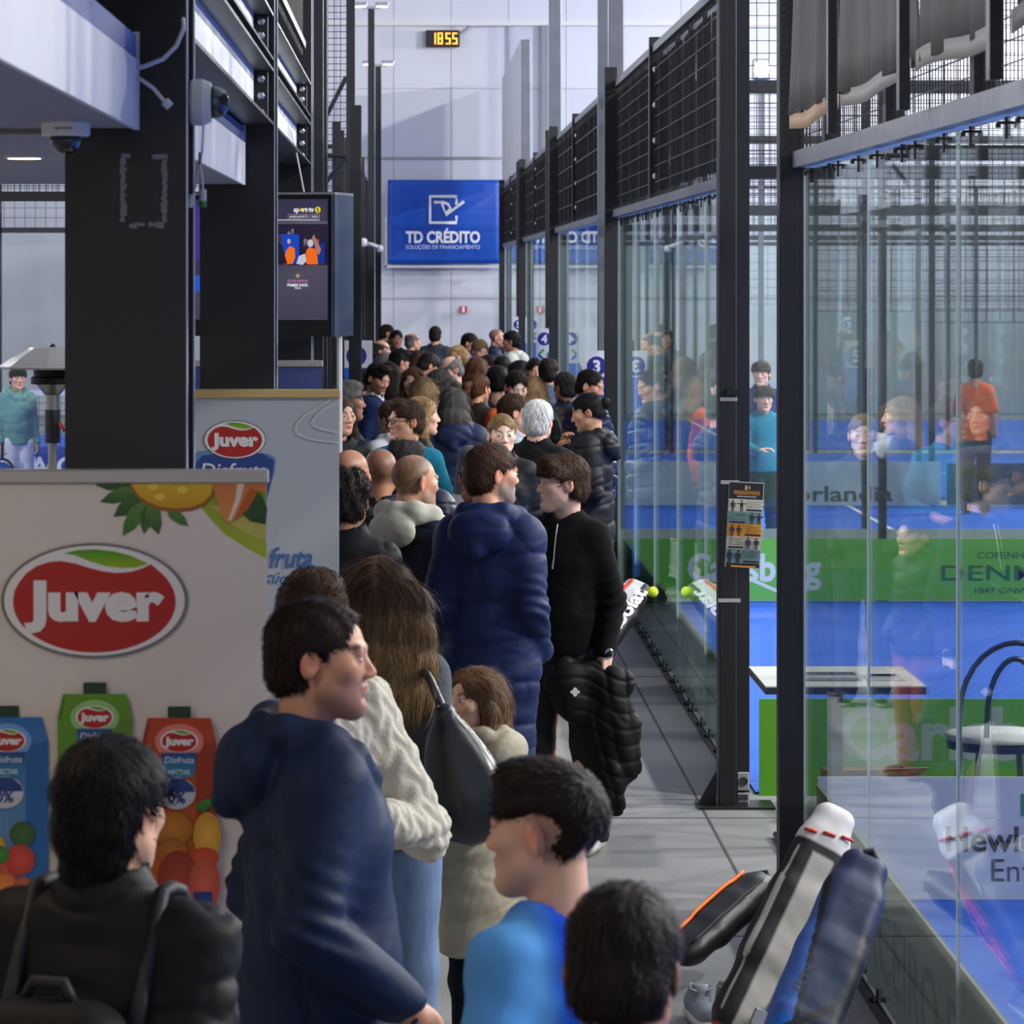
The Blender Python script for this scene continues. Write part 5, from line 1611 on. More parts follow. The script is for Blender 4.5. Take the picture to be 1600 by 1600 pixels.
# white fittings low on the left poles
for (px, py, Y, lab) in ((553, 372, 40, 'white bracket on the dark left pole above the walkway'), (583, 383, 50, 'white lamp bracket farther along the left poles')):
    b = empty('bracket_lamp', (X_(px, Y), Y, Z_(py, Y))); tag(b, lab, 'bracket')
    MB().tube([(-.12, 0, .03), (0, 0, 0), (.1, 0, -.04)], .03, 8).obj('arm', WHITE_PLASTIC, b, True)
    MB().lathe([(.03, -.1), (.05, -.08), (.05, -.02), (.02, 0)], (.1, 0, 0), 12).obj('head', WHITE_PLASTIC, b, True)
bl_ = empty('sponsor_board', (-5.5, 40.3, 0)); tag(bl_, 'royal blue board with pale letters behind the boy in green', 'board')
MB().box(-4.8, 4.75, 0, .015, .02, .52).obj('panel', M('royal_board', srgb(26, 62, 150), .5), bl_)
pr = Print((0, 0, 0), (1, 0, 0), (0, 0, 1))
for i, (c_, col_) in enumerate((('M', WHITE), ('A', WHITE), ('A', srgb(230, 210, 60)), ('C', WHITE))):
    pr.text(c_, X_(42 + 20 * i, 40.3) + 5.5, Z_(742, 40.3), .2, col_, .03)
pr.obj('lettering', bl_)
nt_ = empty('court_net', (-5.4, 48, 0)); tag(nt_, 'white topped net across the far left court', 'net')
MB().box(-4.6, 4.6, -.01, .01, .84, .92).obj('top_band', NETW, nt_)
wire_mesh('netting', 'x', -4.6, 4.6, 0, .05, .84, .1, nt_, .004, NETB)
for s in (-1, 1): MB().tube([(s * 4.6, 0, 0), (s * 4.6, 0, .95)], .04, 8).obj('net_post', DARK_STEEL, nt_)

# number signs
def num_sign(px0, px1, pytop, Y, num, label, blue_h=.75, left=False, chev=True, wx=None):
    x0, x1 = X_(px0, Y), X_(px1, Y)
    if wx: x1 = x0 + wx if not left else x1
    if left: x0 = x1 - .26
    zt = Z_(pytop, Y); e = empty('court_number_sign', ((x0 + x1) / 2, Y, 0)); tag(e, label, 'sign')
    w = (x1 - x0) / 2
    MB().box(-w, w, 0, .006, zt - 1.75, zt).obj('panel', M('sign_white', srgb(222, 224, 228), .5), e)
    MB().box(-w - .04, -w, -.0, .02, 0, .02).obj('foot', GALV, e) ; MB().box(-w, w, -.1, .1, 0, .02).obj('base', GALV, e)
    MB().box(-.015, .015, .007, .02, 0.02, zt - .2).obj('stay', GALV, e)
    pr = Print((0, 0, 0), (1, 0, 0), (0, 0, 1), .001)
    c_ = srgb(28, 42, 140)
    cy = zt - .02 - w * .95
    pr.ell(-w * .14, cy, w * .72, w * .72, c_)
    pr.text(num, -w * .14, cy - w * .42, w * .84, WHITE, .04)
    if chev:
        for q in (0, 1):
            ox = -w * .75 + q * w * .95; z0 = zt - .03 - w * 2.0
            d = -1 if chev == 'r' else 1
            pr.line([(ox + w * (.55 if d > 0 else 0), z0), (ox + w * (0 if d > 0 else .55), z0 - w * .55)], w * .26, srgb(70, 176, 70))
            pr.line([(ox + w * (0 if d > 0 else .55), z0 - w * .55), (ox + w * (.55 if d > 0 else 0), z0 - w * 1.1)], w * .26, srgb(26, 90, 190))
        pr.rect(-w, zt - 1.75, w, zt - .03 - w * 3.5, srgb(20, 96, 208))
    else:
        pr.rect(-w, zt - 1.75, w, zt - w * 1.95, srgb(20, 96, 208))
    pr.obj('print', e)
num_sign(914, 947, 548, 27.3, '3', 'white and blue court sign with number 3 by the black post', chev=False, wx=.21)
num_sign(838, 860, 513, 38.3, '4', 'court sign with number 4 and green and blue chevrons', wx=.2, chev='l')
num_sign(801, 817, 495, 49.3, '5', 'farthest right court sign with number 5 and chevrons', wx=.19, chev='r')
num_sign(566, 582, 532, 32.6, '5', 'white and blue court sign on the left black posts', left=True, chev=False)

# ------------------------------------------------------------------ patio heater
YH = 20.0
kh = YH / FPX
ph = empty('patio_heater', (X_(82, YH), YH, 0)); tag(ph, 'steel patio heater with grey canopy left of the nearest column', 'patio heater')
z = lambda py: Z_(py, YH)
STEEL = M('brushed_steel', srgb(150, 148, 140), .28, .9)
cn = MB().lathe([(84 * kh, z(576)), (85 * kh, z(573)), (66 * kh, z(560)), (38 * kh, z(545)), (36 * kh, z(543)), (.01, z(542))], n=8).obj('canopy', M('canopy_grey', srgb(150, 148, 142), .4, .4), ph)
MB().lathe([(.015, z(543)), (.018, z(540)), (.008, z(537))], n=8).obj('knob', BLACK_PLASTIC, cn)
MB().lathe([(34 * kh, z(600)), (34 * kh, z(590)), (30 * kh, z(588)), (30 * kh, z(574))], n=24).obj('burner', M('burner_black', srgb(24, 22, 20), .4, .6), ph)
MB().lathe([(12 * kh, z(617)), (26 * kh, z(600)), (30 * kh, z(598))], n=24).obj('cone', STEEL, ph, True)
MB().tube([(0, 0, z(640)), (0, 0, z(617))], 11 * kh, 14).obj('neck', STEEL, ph)
bx_ = MB().tube([(0, 0, z(692)), (0, 0, z(640))], 12 * kh, 14).obj('control_box', BLACK_PLASTIC, ph)
MB().tube([(11 * kh, -.03, z(660)), (20 * kh, -.06, z(672))], .011, 8).obj('red_lever', M('red_plastic', srgb(150, 30, 30), .4), bx_)
MB().tube([(0, 0, .1), (0, 0, z(692))], 7 * kh, 14).obj('pole', STEEL, ph)
MB().lathe([(.24, 0), (.24, .03), (.2, .05), (.19, .5), (.05, .6)], n=20).obj('base', BLACK_PLASTIC, ph)

# ------------------------------------------------------------------ table with laptop, chair, box in the gap between courts
YTb = 15.4
def at(px, Y): return X_(px, Y)
tb = empty('side_table', (1.86, 15.5, 0)); tag(tb, 'pale square table with dark edge carrying a laptop', 'table')
LAM = M('table_laminate', srgb(206, 206, 196), .35, var=((3, 40, 3), .05)); TDK = M('table_edge', srgb(38, 44, 58), .4)
MB().box(-.345, .345, -.38, .38, .745, .751).obj('top_surface', LAM, tb)
MB().box(-.345, .345, -.38, .38, .715, .745).obj('tabletop', TDK, tb)
MB().box(-.03, .03, -.03, .03, .03, .715).obj('pedestal', TDK, tb); MB().box(-.25, .25, -.25, .25, 0, .03, bev=.01).obj('base', TDK, tb)
lp = empty('laptop', (1.83, 15.42, .751)); tag(lp, 'silver laptop lying on the pale table', 'laptop')
MB().box(-.17, .13, -.11, .11, 0, .016, bev=.004).obj('base', M('laptop_silver', srgb(186, 188, 190), .35, .5), lp)
for i in range(4):
    for j in range(9): MB().box(-.155 + j * .03, -.13 + j * .03, -.02 + i * .028, .002 + i * .028, .016, .0175).obj('key', BLACK_PLASTIC, lp)
cl_ = empty('clipboard', (2.06, 15.42, .751)); tag(cl_, 'clear plastic folder with pen on the table', 'folder')
MB().box(-.08, .08, -.12, .12, 0, .004).obj('sheet', M('folder_clear', srgb(186, 192, 188), .2), cl_)
MB().tube([(-.05, .04, .009), (.06, .05, .009)], .005, 6).obj('pen', BLACK_PLASTIC, cl_)
ch_ = empty('cafe_chair', (2.60, 15.62, 0), math.radians(8)); tag(ch_, 'black tube cafe chair with pale seat beside the table', 'chair')
CHM = M('chair_black', srgb(18, 22, 40), .35)
se = MB().lathe([(.18, .455), (.235, .46), (.24, .475), (.225, .488), (.02, .492)], n=26).obj('seat', M('seat_pale', srgb(206, 208, 198), .4), ch_, True)
MB().lathe([(.22, .42), (.23, .42), (.23, .455), (.22, .455)], n=26).obj('seat_ring', CHM, ch_)
for (a, b) in ((-1, -1), (1, -1), (-1, 1), (1, 1)):
    MB().tube([(a * .13, b * .13, .44), (a * .17, b * .17, 0)], .014, 8).obj('leg', CHM, ch_)
def arch(w, h, nm):
    pts = [(-w, -.17, .45)] + [(-w * math.cos(t), -.19 - .05 * math.sin(t), .62 + (h - .62) * math.sin(t)) for t in np.linspace(0, math.pi, 15)] + [(w, -.17, .45)]
    MB().tube(pts, .013, 8).obj(nm, CHM, ch_, True)
arch(.235, .91, 'outer_hoop'); arch(.11, .84, 'inner_hoop')
bxo = empty('cardboard_box', (2.14, 16.45, 0), .2); tag(bxo, 'open brown cardboard box on the floor behind the chair', 'box')
CARD = M('cardboard', srgb(150, 116, 84), .8)
MB().box(-.2, .2, -.14, -.135, 0, .2).obj('side', CARD, bxo); MB().box(-.2, .2, .135, .14, 0, .2).obj('side', CARD, bxo)
MB().box(-.2, -.195, -.135, .135, 0, .2).obj('side', CARD, bxo); MB().box(.195, .2, -.135, .135, 0, .2).obj('side', CARD, bxo)
MB().box(-.195, .195, -.135, .135, 0, .004).obj('bottom', CARD, bxo)
mb = MB(); mb.add([(-.2, -.14, .2), (.2, -.14, .2), (.2, -.24, .24), (-.2, -.24, .24), (-.2, -.136, .2), (.2, -.136, .2), (.2, -.236, .243), (-.2, -.236, .243)], [(0, 1, 2, 3), (7, 6, 5, 4), (2, 3, 7, 6), (0, 3, 7, 4), (1, 2, 6, 5)]).obj('flap', CARD, bxo)

# ------------------------------------------------------------------ racket bags, shoes, ball
BAGV = {}
def hug(e, x, z, off=.002):
    V = BAGV[e.name]; m = (np.abs(V[:, 0] - x) < .016) & (np.abs(V[:, 2] - z) < .016)
    return (x, (V[m, 1].min() if m.any() else -.1) - off, z)
def bag(name, label, base, top, width, depth, prof, colf, roll=0.0, vox=.011, seed=1, mat=None):
    """a padel bag lying along base->top; local axes: z along the bag, x across, y thick (front = -y)"""
    b, t = Vector(base), Vector(top); L = (t - b).length
    e = empty(name, base); tag(e, label, 'bag')
    z_ = (t - b).normalized(); x_ = Vector((math.cos(roll), math.sin(roll), 0)); x_ = (x_ - z_ * x_.dot(z_)).normalized(); y_ = z_.cross(x_)
    e.rotation_euler = Matrix((x_, y_, z_)).transposed().to_euler()
    F = Field(axis(-width, width, vox), axis(-depth * 1.3, depth * 1.3, vox), axis(-.06, L + .06, vox))
    for i in range(len(prof) - 1):
        (z0, w0, d0), (z1, w1, d1) = prof[i], prof[i + 1]
        F.box((0, 0, (z0 + z1) / 2 * L), ((w0 + w1) / 4 * width, (d0 + d1) / 4 * depth, (z1 - z0) / 2 * L + .02), min(.05, depth * .4), k=.05)
    V, Q, N = F.mesh(); V = relax(V, Q, 2, .5); N = normals(V, Q)
    C = colf(V, L, width, depth)
    V = V + N * (.006 * wav(V, (14, 14, 18), seed) + .002 * wav(V, (30, 30, 30), seed + 1))[:, None]
    mesh_obj('shell', V, Q, mat or M('bag_fabric', attr=True, rough=.55, spec=.4, bump=((60, 60, 60), .2, .003)), e, True, cols=C)
    BAGV[e.name] = V
    return e, L
PROF = [(0, .7, .55), (.1, .9, .8), (.35, 1.0, 1.0), (.65, 1.0, 1.0), (.88, .85, .8), (1.0, .6, .5)]
def cset(C, m, c): C[m] = c
BLK = srgb(17, 17, 18)
# black bag with orange stripe
def cf_black(V, L, w, d):
    C = np.tile(np.array(BLK), (len(V), 1)); return C
eb, Lb = bag('racket_bag', 'black racket bag with orange stripe on the floor by the glass', (.93, 12.35, .13), (1.27, 12.75, .33), .15, .12, PROF, cf_black, .1, seed=3, mat=M('bag_black_pu', attr=True, rough=.42, spec=.4, bump=((30, 30, 30), .2, .004)))
# white-black-red bag leaning on the glass
def cf_wbr(V, L, w, d):
    C = np.tile(np.array(BLK), (len(V), 1)); x = V[:, 0] / w; zz = V[:, 2] / L
    cset(C, (np.abs(x) < .95) & (((V[:, 1] < -.35 * d))), srgb(176, 172, 164))
    cset(C, (np.abs(x + .25) < .12) | (np.abs(x - .35) < .1), BLK)
    cset(C, (zz > .82), srgb(206, 203, 198))
    cset(C, (zz > .80) & (zz < .84), BLK); cset(C, (zz < .06), srgb(190, 40, 30))
    cset(C, (np.abs(x - .5) < .05) & (zz > .3), srgb(205, 62, 40))
    return C
ew, Lw = bag('racket_bag', 'white and black racket bag with red zips leaning on the glass behind the blue one', (1.0, 11.2, .06), (1.395, 11.55, .76), .2, .12, PROF, cf_wbr, .15, seed=5)
# blue bag
def cf_blue(V, L, w, d):
    C = np.tile(np.array(srgb(26, 40, 72)), (len(V), 1)); x = V[:, 0] / w; zz = V[:, 2] / L
    fr = V[:, 1] < .2 * d
    cset(C, fr & (x + zz * .5 > -.45) & (x + zz * .5 < -.02) & (zz > .3), srgb(56, 96, 168))
    cset(C, fr & (zz < .34) & (zz > .08) & (x - zz > -.75) & (x - zz < .2), srgb(28, 104, 196))
    cset(C, fr & (np.abs(x + zz * .5 + .0) < .04) & (zz > .25), BLK); cset(C, fr & (np.abs(zz - .36 - x * .25) < .02), BLK); cset(C, fr & (np.abs(x - zz * .9 + .2) < .045) & (zz < .36), BLK)
    cset(C, zz < .06, srgb(16, 20, 30)); cset(C, fr & (np.abs(x - .38 + .35 * (zz - .5) ** 2 * 4) < .09) & (zz > .28) & (zz < .72), srgb(14, 18, 34)); cset(C, fr & (np.abs(x + .62) < .07) & (zz < .75), srgb(14, 18, 34)); cset(C, (np.abs(x - .72) < .02) & (zz > .15) & (zz < .9), BLK)
    return C
en, Ln = bag('racket_bag', 'blue padel racket bag with straps nearest the camera, leaning on the glass', (1.02, 10.2, .06), (1.385, 10.72, .74), .215, .13, PROF, cf_blue, .2, vox=.0055, seed=7)
# babolat bag
def cf_bab(V, L, w, d):
    C = np.tile(np.array(srgb(30, 30, 32)), (len(V), 1)); x = V[:, 0] / w; zz = V[:, 2] / L; y = V[:, 1] / d
    cset(C, (x > -.55) & (x < .98) & (y < .3), srgb(188, 190, 192)); cset(C, (np.abs(x + .2) < .05) & (y < .3), srgb(196, 60, 40))
    cset(C, (x > .15) & (x < .62) & (y < .3), BLK); cset(C, (x < -.62) & (zz > .3), srgb(60, 104, 140)); cset(C, (x < -.5) & (zz > .72), srgb(226, 128, 40))
    return C
ebb, Lbb = bag('racket_bag', 'white and black tennis bag leaning on the glass under the yellow ball', (1.0, 21.2, .16), (1.40, 21.75, .60), .24, .12, PROF, cf_bab, 0.0, seed=9)
pr = Print((0, 0, 0), (0, 0, 1), (-1, 0, 0), .001)
pr.o = Vector((.095, -.128, 0)); pr.n = Vector((0, -1, 0))
pr.text('Babolat', Lbb * .5, -.035, .09, srgb(222, 222, 222), .04, width=Lbb * .62)
pr.obj('lettering', ebb)
# bag fittings
OR = M('orange_trim', srgb(226, 112, 24), .5); STR = M('strap_black', srgb(20, 22, 28), .6); REDZ = M('red_zip', srgb(205, 60, 40), .5)
def band(e, pts, r, nm, mat, n=10, off=.002):
    q = []
    for a, b in zip(pts[:-1], pts[1:]):
        for t in np.linspace(0, 1, n, endpoint=False): q.append(hug(e, a[0] + (b[0] - a[0]) * t, a[1] + (b[1] - a[1]) * t, off))
    q.append(hug(e, *pts[-1], off))
    return MB().tube(q, r, 6).obj(nm, mat, e, True)
band(eb, [(-.05, .05), (-.055, .25), (-.05, Lb * .88)], .008, 'stripe', OR)
band(eb, [(.03, .04), (.035, .3), (.03, Lb * .9)], .005, 'zip', STR)
MB().tube([(-.06, 0, Lb - .03), (0, -.02, Lb + .02), (.06, 0, Lb - .03)], .012, 6).obj('carry_loop', STR, eb, True)
for q, xx in enumerate((-.06, .0, .06)): band(ew, [(xx - .02, Lw * (.86 + .02 * q)), (xx + .02, Lw * (.87 + .02 * q))], .006, 'zip_pull', REDZ, 3)
band(ew, [(.1, .3), (.12, .5), (.09, Lw * .8)], .006, 'red_zip', REDZ)
bq = hug(en, -.14, .24, .012); MB().box(bq[0] - .02, bq[0] + .02, bq[1] - .008, bq[1] + .008, bq[2] - .03, bq[2] + .03, bev=.004).obj('buckle', GREY_STEEL, en)
MB().tube([(-.06, .0, Ln - .03), (0, -.03, Ln + .02), (.06, .0, Ln - .03)], .014, 6).obj('carry_loop', STR, en, True)
pr = Print((-.06, -.138, .36), (.25, 0, .97), (-.97, 0, .25), .001); pr.n = Vector((0, -1, 0)); pr.text('nox', .05, 0, .045, srgb(24, 34, 60), .03); pr.obj('lettering', en)

bl = MB(); n = 14
ball = mesh_obj('tennis_ball', *(lambda m: (m.v, m.f))(MB().lathe([(.0335 * math.sin(math.pi * i / n) + 1e-4, -.0335 * math.cos(math.pi * i / n)) for i in range(n + 1)], n=20)), M('ball_felt', srgb(206, 226, 40), .9, bump=((300, 300, 300), .3, .002)), None, True)
Yb = 21.6
ball.location = (X_(1020, Yb), Yb, Z_(925, Yb)); tag(ball, 'yellow tennis ball resting on top of the white tennis bag', 'ball')

def sneaker(loc, rz, label, c, sole, parts=True):
    e = empty('sneaker', loc, rz); tag(e, label, 'shoe', 'shoes on the floor by the bags')
    F = Field(axis(-.07, .07, .006), axis(-.1, .24, .006), axis(-.01, .14, .006))
    F.cone((0, -.04, .055), (0, .16, .04), .042, .036, .02, sq=(.95, 1, 1)); F.cone((0, -.035, .06), (0, .01, .1), .042, .04, .02)
    F.ell((0, -.02, .13), (.03, .05, .05), k=.01, op='s'); F.plane((0, 0, -1), (0, 0, .026))
    V, Q, N = F.mesh(); mesh_obj('upper', V, Q, CLOTH, e, True, cols=np.tile(np.array(c), (len(V), 1)))
    F = Field(axis(-.07, .07, .006), axis(-.1, .24, .006), axis(-.01, .06, .006))
    F.cone((0, -.045, .03), (0, .165, .026), .047, .042, .02); F.plane((0, 0, -1), (0, 0, 0.0)); F.plane((0, 0, 1), (0, 0, .034))
    V, Q, N = F.mesh(); mesh_obj('sole', V, Q, CLOTH, e, True, cols=np.tile(np.array(sole), (len(V), 1)))
    for i in range(4):
        MB().tube([(-.028, .03 + .022 * i, .088 - .009 * i), (0, .035 + .022 * i, .098 - .009 * i), (.028, .03 + .022 * i, .088 - .009 * i)], .004, 5).obj('lace', M('lace_grey', srgb(150, 152, 156), .8), e, True)
    MB().tube([(0, .03, .1), (-.03, .0, .125), (-.04, .05, .12), (0, .04, .1), (.03, .01, .128), (.04, .055, .118), (0, .035, .1)], .0035, 5).obj('lace', M('lace_grey', srgb(150, 152, 156), .8), e, True)
sneaker((X_(1092, 11.9), 11.9, 0), math.pi + .1, 'left grey sneaker on the floor beside the blue bag', srgb(132, 136, 146), srgb(200, 198, 194))
sneaker((X_(1138, 11.95), 11.95, 0), math.pi - .1, 'right grey sneaker on the floor touching the blue bag', srgb(132, 132, 136), srgb(196, 192, 186))
# ------------------------------------------------------------------ the crowd
PLACED = []
def who(label, px, py, s, face, near=None, **o):
    if near is None: near = 2 if s >= 215 else 1
    best = None
    for k in sorted(range(-30, 31), key=abs):            # step nearer or farther until nobody stands inside somebody else
        s2 = s * (1 + .008 * k); Y = FPX / s2; x = X_(px, Y)
        gap = min([math.hypot((x - a) / .40, (Y - b) / .36) for a, b in PLACED] + [9])
        if best is None or gap > best[0] + 1e-6: best = (gap, s2)
        if gap >= 1: best = (gap, s2); break
    s = best[1]; PLACED.append((X_(px, FPX / s), FPX / s))
    return person(label, px, py, s, face, near=near, **o)
NAVY, BLACKC, DGREY = srgb(24, 34, 62), srgb(15, 15, 17), srgb(42, 45, 50)
JEANS, TAN = srgb(96, 118, 152), srgb(150, 128, 96)

# foreground
pn = who('man in navy hooded jacket in profile before the nearest juice banner', 492, 943, 735, 97, 3, hair='short', hth=.011, hline=.022, sl=.02, crease=3.0, hc='dark', top='parka', hem=.80, puff=-.004, tc=srgb(22, 38, 66), skin='mid', beard=.18,
    ra=((.245, -.07, 1.13), (.215, .15, .965)), rh=((0, .6, -.8), (-1, 0, 0), .45), bulk=1.12, body=78, seed=11)
pb = who('person with dark bob and black backpack at the lower left corner', 172, 1170, 880, 32, 3, hair='short', mullet=True, nape=-.15, hth=.02, sl=.05, ns=4000, hc='black', top='jacket', tc=srgb(24, 24, 24), skin='fair', bulk=1.22, sw=1.12, body=20, seed=5,
    tcf=lambda V, C: np.where((wav(V, (16, 16, 16), 4) > .45)[:, None] & (V[:, 0] < -.05)[:, None], np.array(srgb(58, 54, 32)), C))
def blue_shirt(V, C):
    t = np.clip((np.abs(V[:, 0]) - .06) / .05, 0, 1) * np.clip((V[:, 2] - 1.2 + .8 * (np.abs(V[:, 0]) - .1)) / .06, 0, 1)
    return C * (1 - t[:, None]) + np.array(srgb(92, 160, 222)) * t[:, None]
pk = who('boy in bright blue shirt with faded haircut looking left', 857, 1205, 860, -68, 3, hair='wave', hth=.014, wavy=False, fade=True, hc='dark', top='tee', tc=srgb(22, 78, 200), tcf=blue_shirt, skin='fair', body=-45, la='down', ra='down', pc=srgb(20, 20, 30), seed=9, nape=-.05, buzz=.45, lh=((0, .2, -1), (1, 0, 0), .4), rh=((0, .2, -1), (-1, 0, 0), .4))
who('dark-haired kid seen from behind at the bottom edge', 972, 1400, 1080, 14, 3, hair='short', hth=.012, hc='dark', top='hoodie', tc=srgb(30, 44, 90), skin='mid', nod=12, sl=.035, seed=12, buzz=.6)
w5 = who('woman with long brown hair seen from behind carrying a leather bag', 592, 875, 530, 8, 3, hair='long', hlen=.37, hw=2.0, hc='brown', hc2='dblond', fem=True, top='sweater', tc=srgb(62, 66, 72), tmat=KNIT, pc=JEANS, pmat=DENIM, pn='jeans', legs=1.12, body=12, bulk=1.08, seed=3, ns=5200)
def vest(V, C):
    m = (np.abs(V[:, 0]) < .15) & (V[:, 2] > .9)
    return np.where(m[:, None], np.array(srgb(170, 164, 152)), C)
who('woman in cream cable-knit sweater with crossed arms behind the navy jacket', 486, 903, 600, 168, 3, hair='wave', hth=.02, hc='brown', fem=True, top='sweater', puff=.012, tc=srgb(190, 184, 166), tcf=vest, tmat=KNIT, pc=srgb(104, 124, 156), pmat=DENIM, pn='jeans', body=158,
    la=((-.285, .10, 1.08), (-.03, .235, 1.165)), ra=((.26, .08, 1.10), (.02, .22, 1.13)), lh=((.9, .1, .35), (0, -1, 0), .3), bulk=1.1, seed=31, legs=1.1, cable=True)
girl = who('girl in beige parka with long hair looking up to the left', 746, 1047, 510, -128, 3, hair='long', hlen=.27, hw=1.2, hc='lbrown', fem=True, top='parka', hem=.60, puff=-.006, tc=srgb(158, 149, 128), crease=.5, skin='fair', pc=srgb(18, 20, 26), pn='leggings', legs=.8, body=-60, nod=-8, seed=17, ns=3500)
# middle distance
pp = who('man in long navy quilted puffer coat with hood, grey beard', 768, 697, 384, 66, 3, hair='short', hline=.012, hth=.009, hc='brown', top='puffer', collar='hood', hem=.58, quilt=.165, quilt_amp=.010, crease=.8, puff=-.008, tmat=SATIN, tc=srgb(22, 34, 72), skin='mid', beard=.75, bc='grey', bulk=.93, sw=.94, la=((-.195, -.07, 1.13), (-.16, .1, .95)), ra=((.195, -.07, 1.13), (.16, .1, .95)), body=22, pc=srgb(40, 60, 90), seed=21, waist=1.08)
teen = who('teenager in black quarter-zip sweater holding a black jacket', 880, 714, 358, -100, 3, hair='fringe', hth=.014, hc='brown', top='sweater', collar='turtle', tc=srgb(11, 11, 12), skin='pale', pc=srgb(52, 52, 52), sc=srgb(210, 210, 208), sole=srgb(190, 180, 165), body=-158,
    la=((-.225, -.03, 1.12), (-.225, .07, .89)), lh=((0, .12, -1), (1, 0, 0), .75), bulk=.96, seed=25, puff=.006, step=.05, ns=3500)
who('man in dark jacket over a cream hood, cropped hair, turned right', 645, 711, 371, 58, 3, hair='none', buzz=.85, crown_bare=.35, hc='lbrown', top='jacket', tc=srgb(18, 30, 42), inner=('hood', srgb(186, 184, 168)), skin='mid', beard=.5, bc='grey', bulk=1.1, body=40, pc=TAN, seed=28)
who('bald man in dark coat beside the second banner edge', 546, 703, 352, 28, 2, hair='none', buzz=.25, hc='dgrey', crown_bare=1, top='jacket', tc=BLACKC, skin='tan', seed=33)
who('person with dark curly hair in black jacket beside the second banner', 543, 741, 384, 8, 3, hair='curly', hc='dark', top='jacket', tc=srgb(26, 27, 28), seed=35, nape=-.12, sl=.02)
who('balding man in navy quilted jacket behind the cream hood man', 634, 679, 327, 14, 3, hair='bald_fringe', hc='dgrey', buzz=.5, crown_bare=.9, top='puffer', quilt=.06, quilt_amp=.006, tc=srgb(26, 32, 54), skin='tan', bulk=1.1, seed=37)
who('man with shaved brown head left of the balding man', 594, 701, 340, 4, 2, hair='none', buzz=.55, hc='brown', top='jacket', tc=srgb(26, 28, 36), skin='tan', seed=39)
who('man with black glasses in teal sweater facing left', 634, 628, 262, -118, 3, hair='side', hth=.012, hc='brown', top='sweater', collar='turtle', tc=srgb(24, 104, 128), inner=('collar', srgb(20, 22, 28)), glasses=True, skin='mid', bulk=1.12, body=-165,
    la=((-.28, .02, 1.13), (-.13, .24, 1.06)), lh=((.8, .4, -.2), (0, -.2, -1), .4), sleeve=.75, seed=41)
who('blond woman in profile right behind the man with glasses', 657, 622, 246, 84, 2, hair='long', hlen=.3, hc='blond', fem=True, top='jacket', tc=BLACKC, skin='fair', seed=43)
who('grey-haired man in dark jacket in profile at the banner top', 541, 600, 236, 84, 2, hair='wave', hth=.016, hc='grey', top='jacket', tc=srgb(22, 32, 42), skin='tan', bulk=1.12, seed=45)
who('woman with long brown hair half hidden by the banner edge', 532, 622, 246, 148, 2, hair='long', hlen=.38, hc='brown', fem=True, top='jacket', tc=srgb(20, 22, 26), skin='fair', seed=47)
who('man in navy sweater with white shirt collar looking down', 588, 570, 190, 132, 2, hair='side', hc='dark', top='sweater', tc=srgb(24, 38, 70), inner=('collar', srgb(200, 206, 216)), skin='mid', beard=.55, nod=20, bulk=1.1, seed=49, body=105)
who('person in wide navy hooded coat with bobbed hair seen from behind', 709, 608, 224, 2, 2, hair='long', hlen=.1, hw=1.1, hc='dgrey', top='parka', tc=srgb(30, 38, 66), bulk=1.2, seed=51, hem=.6)
who('man with thick greying curls behind the navy hooded coat', 686, 583, 205, 8, 2, hair='curly', hc='dgrey', top='jacket', tc=srgb(28, 34, 56), skin='tan', seed=53)
who('woman with straight blond hair left of the curly man', 661, 591, 211, -12, 2, hair='long', hlen=.28, hc='dblond', fem=True, top='jacket', tc=srgb(22, 22, 26), skin='fair', seed=55)
who('grey-bearded balding man in olive jacket looking down left', 706, 558, 177, -118, 2, hair='bald_fringe', hc='grey', buzz=.4, crown_bare=1, beard=.8, bc='grey', top='jacket', tc=srgb(44, 50, 36), skin='fair', nod=20, bulk=1.1, seed=57)
who('woman with auburn ponytail seen from behind', 747, 586, 198, 38, 2, hair='pony', hc='auburn', fem=True, top='jacket', tc=srgb(46, 36, 28), skin='mid', seed=59)
who('young man with dark hair in slate sweatshirt seen from behind', 777, 576, 196, 8, 2, hair='wave', hth=.014, hc='black', top='sweater', tc=srgb(52, 58, 66), skin='mid', bulk=1.08, seed=61, nape=-.06)
who('woman in pale grey hoodie laughing in profile, hand at her mouth', 802, 618, 237, 82, 2, hair='slick', hc='brown', fem=True, top='hoodie', tc=srgb(176, 182, 190), skin='fair', seed=63, ra='chin', rh=((-.3, -.1, .9), (-.6, -.6, 0), .5))
who('girl with tied blond hair in black jacket facing the camera', 784, 650, 267, 172, 3, hair='slick', hth=.007, hc='dblond', fem=True, top='jacket', tc=srgb(20, 21, 24), skin='pale', seed=65)
who('white-haired man in black coat seen from behind', 840, 629, 262, 22, 3, hair='short', hth=.015, hc='white', top='coat', tc=srgb(18, 19, 21), skin='fair', bulk=1.18, seed=67)
who('man in blue-grey puffer jacket seen from behind', 857, 562, 178, 14, 2, hair='short', hth=.013, hc='dark', top='puffer', tc=srgb(92, 106, 124), skin='mid', seed=69, quilt=.09)
who('heavy man in navy hooded puffer looking down beside sign three', 920, 580, 206, 112, 3, hair='short', hline=.022, hth=.007, hc='dark', top='puffer', collar='hood', tc=srgb(28, 38, 66), skin='mid', nod=16, bulk=1.22, body=70, seed=71)
who('girl in long black puffer coat smiling, hand at her chin', 921, 617, 241, -84, 3, hair='bun', hth=.007, hc='black', fem=True, top='puffer', collar='hood', hem=.62, quilt=.13, quilt_amp=.009, tmat=SATIN, tc=srgb(20, 20, 22), skin='mid', nod=14, seed=73, body=-75, ra='chin', rh=((-.2, -.1, .95), (-.6, -.6, 0), .7))
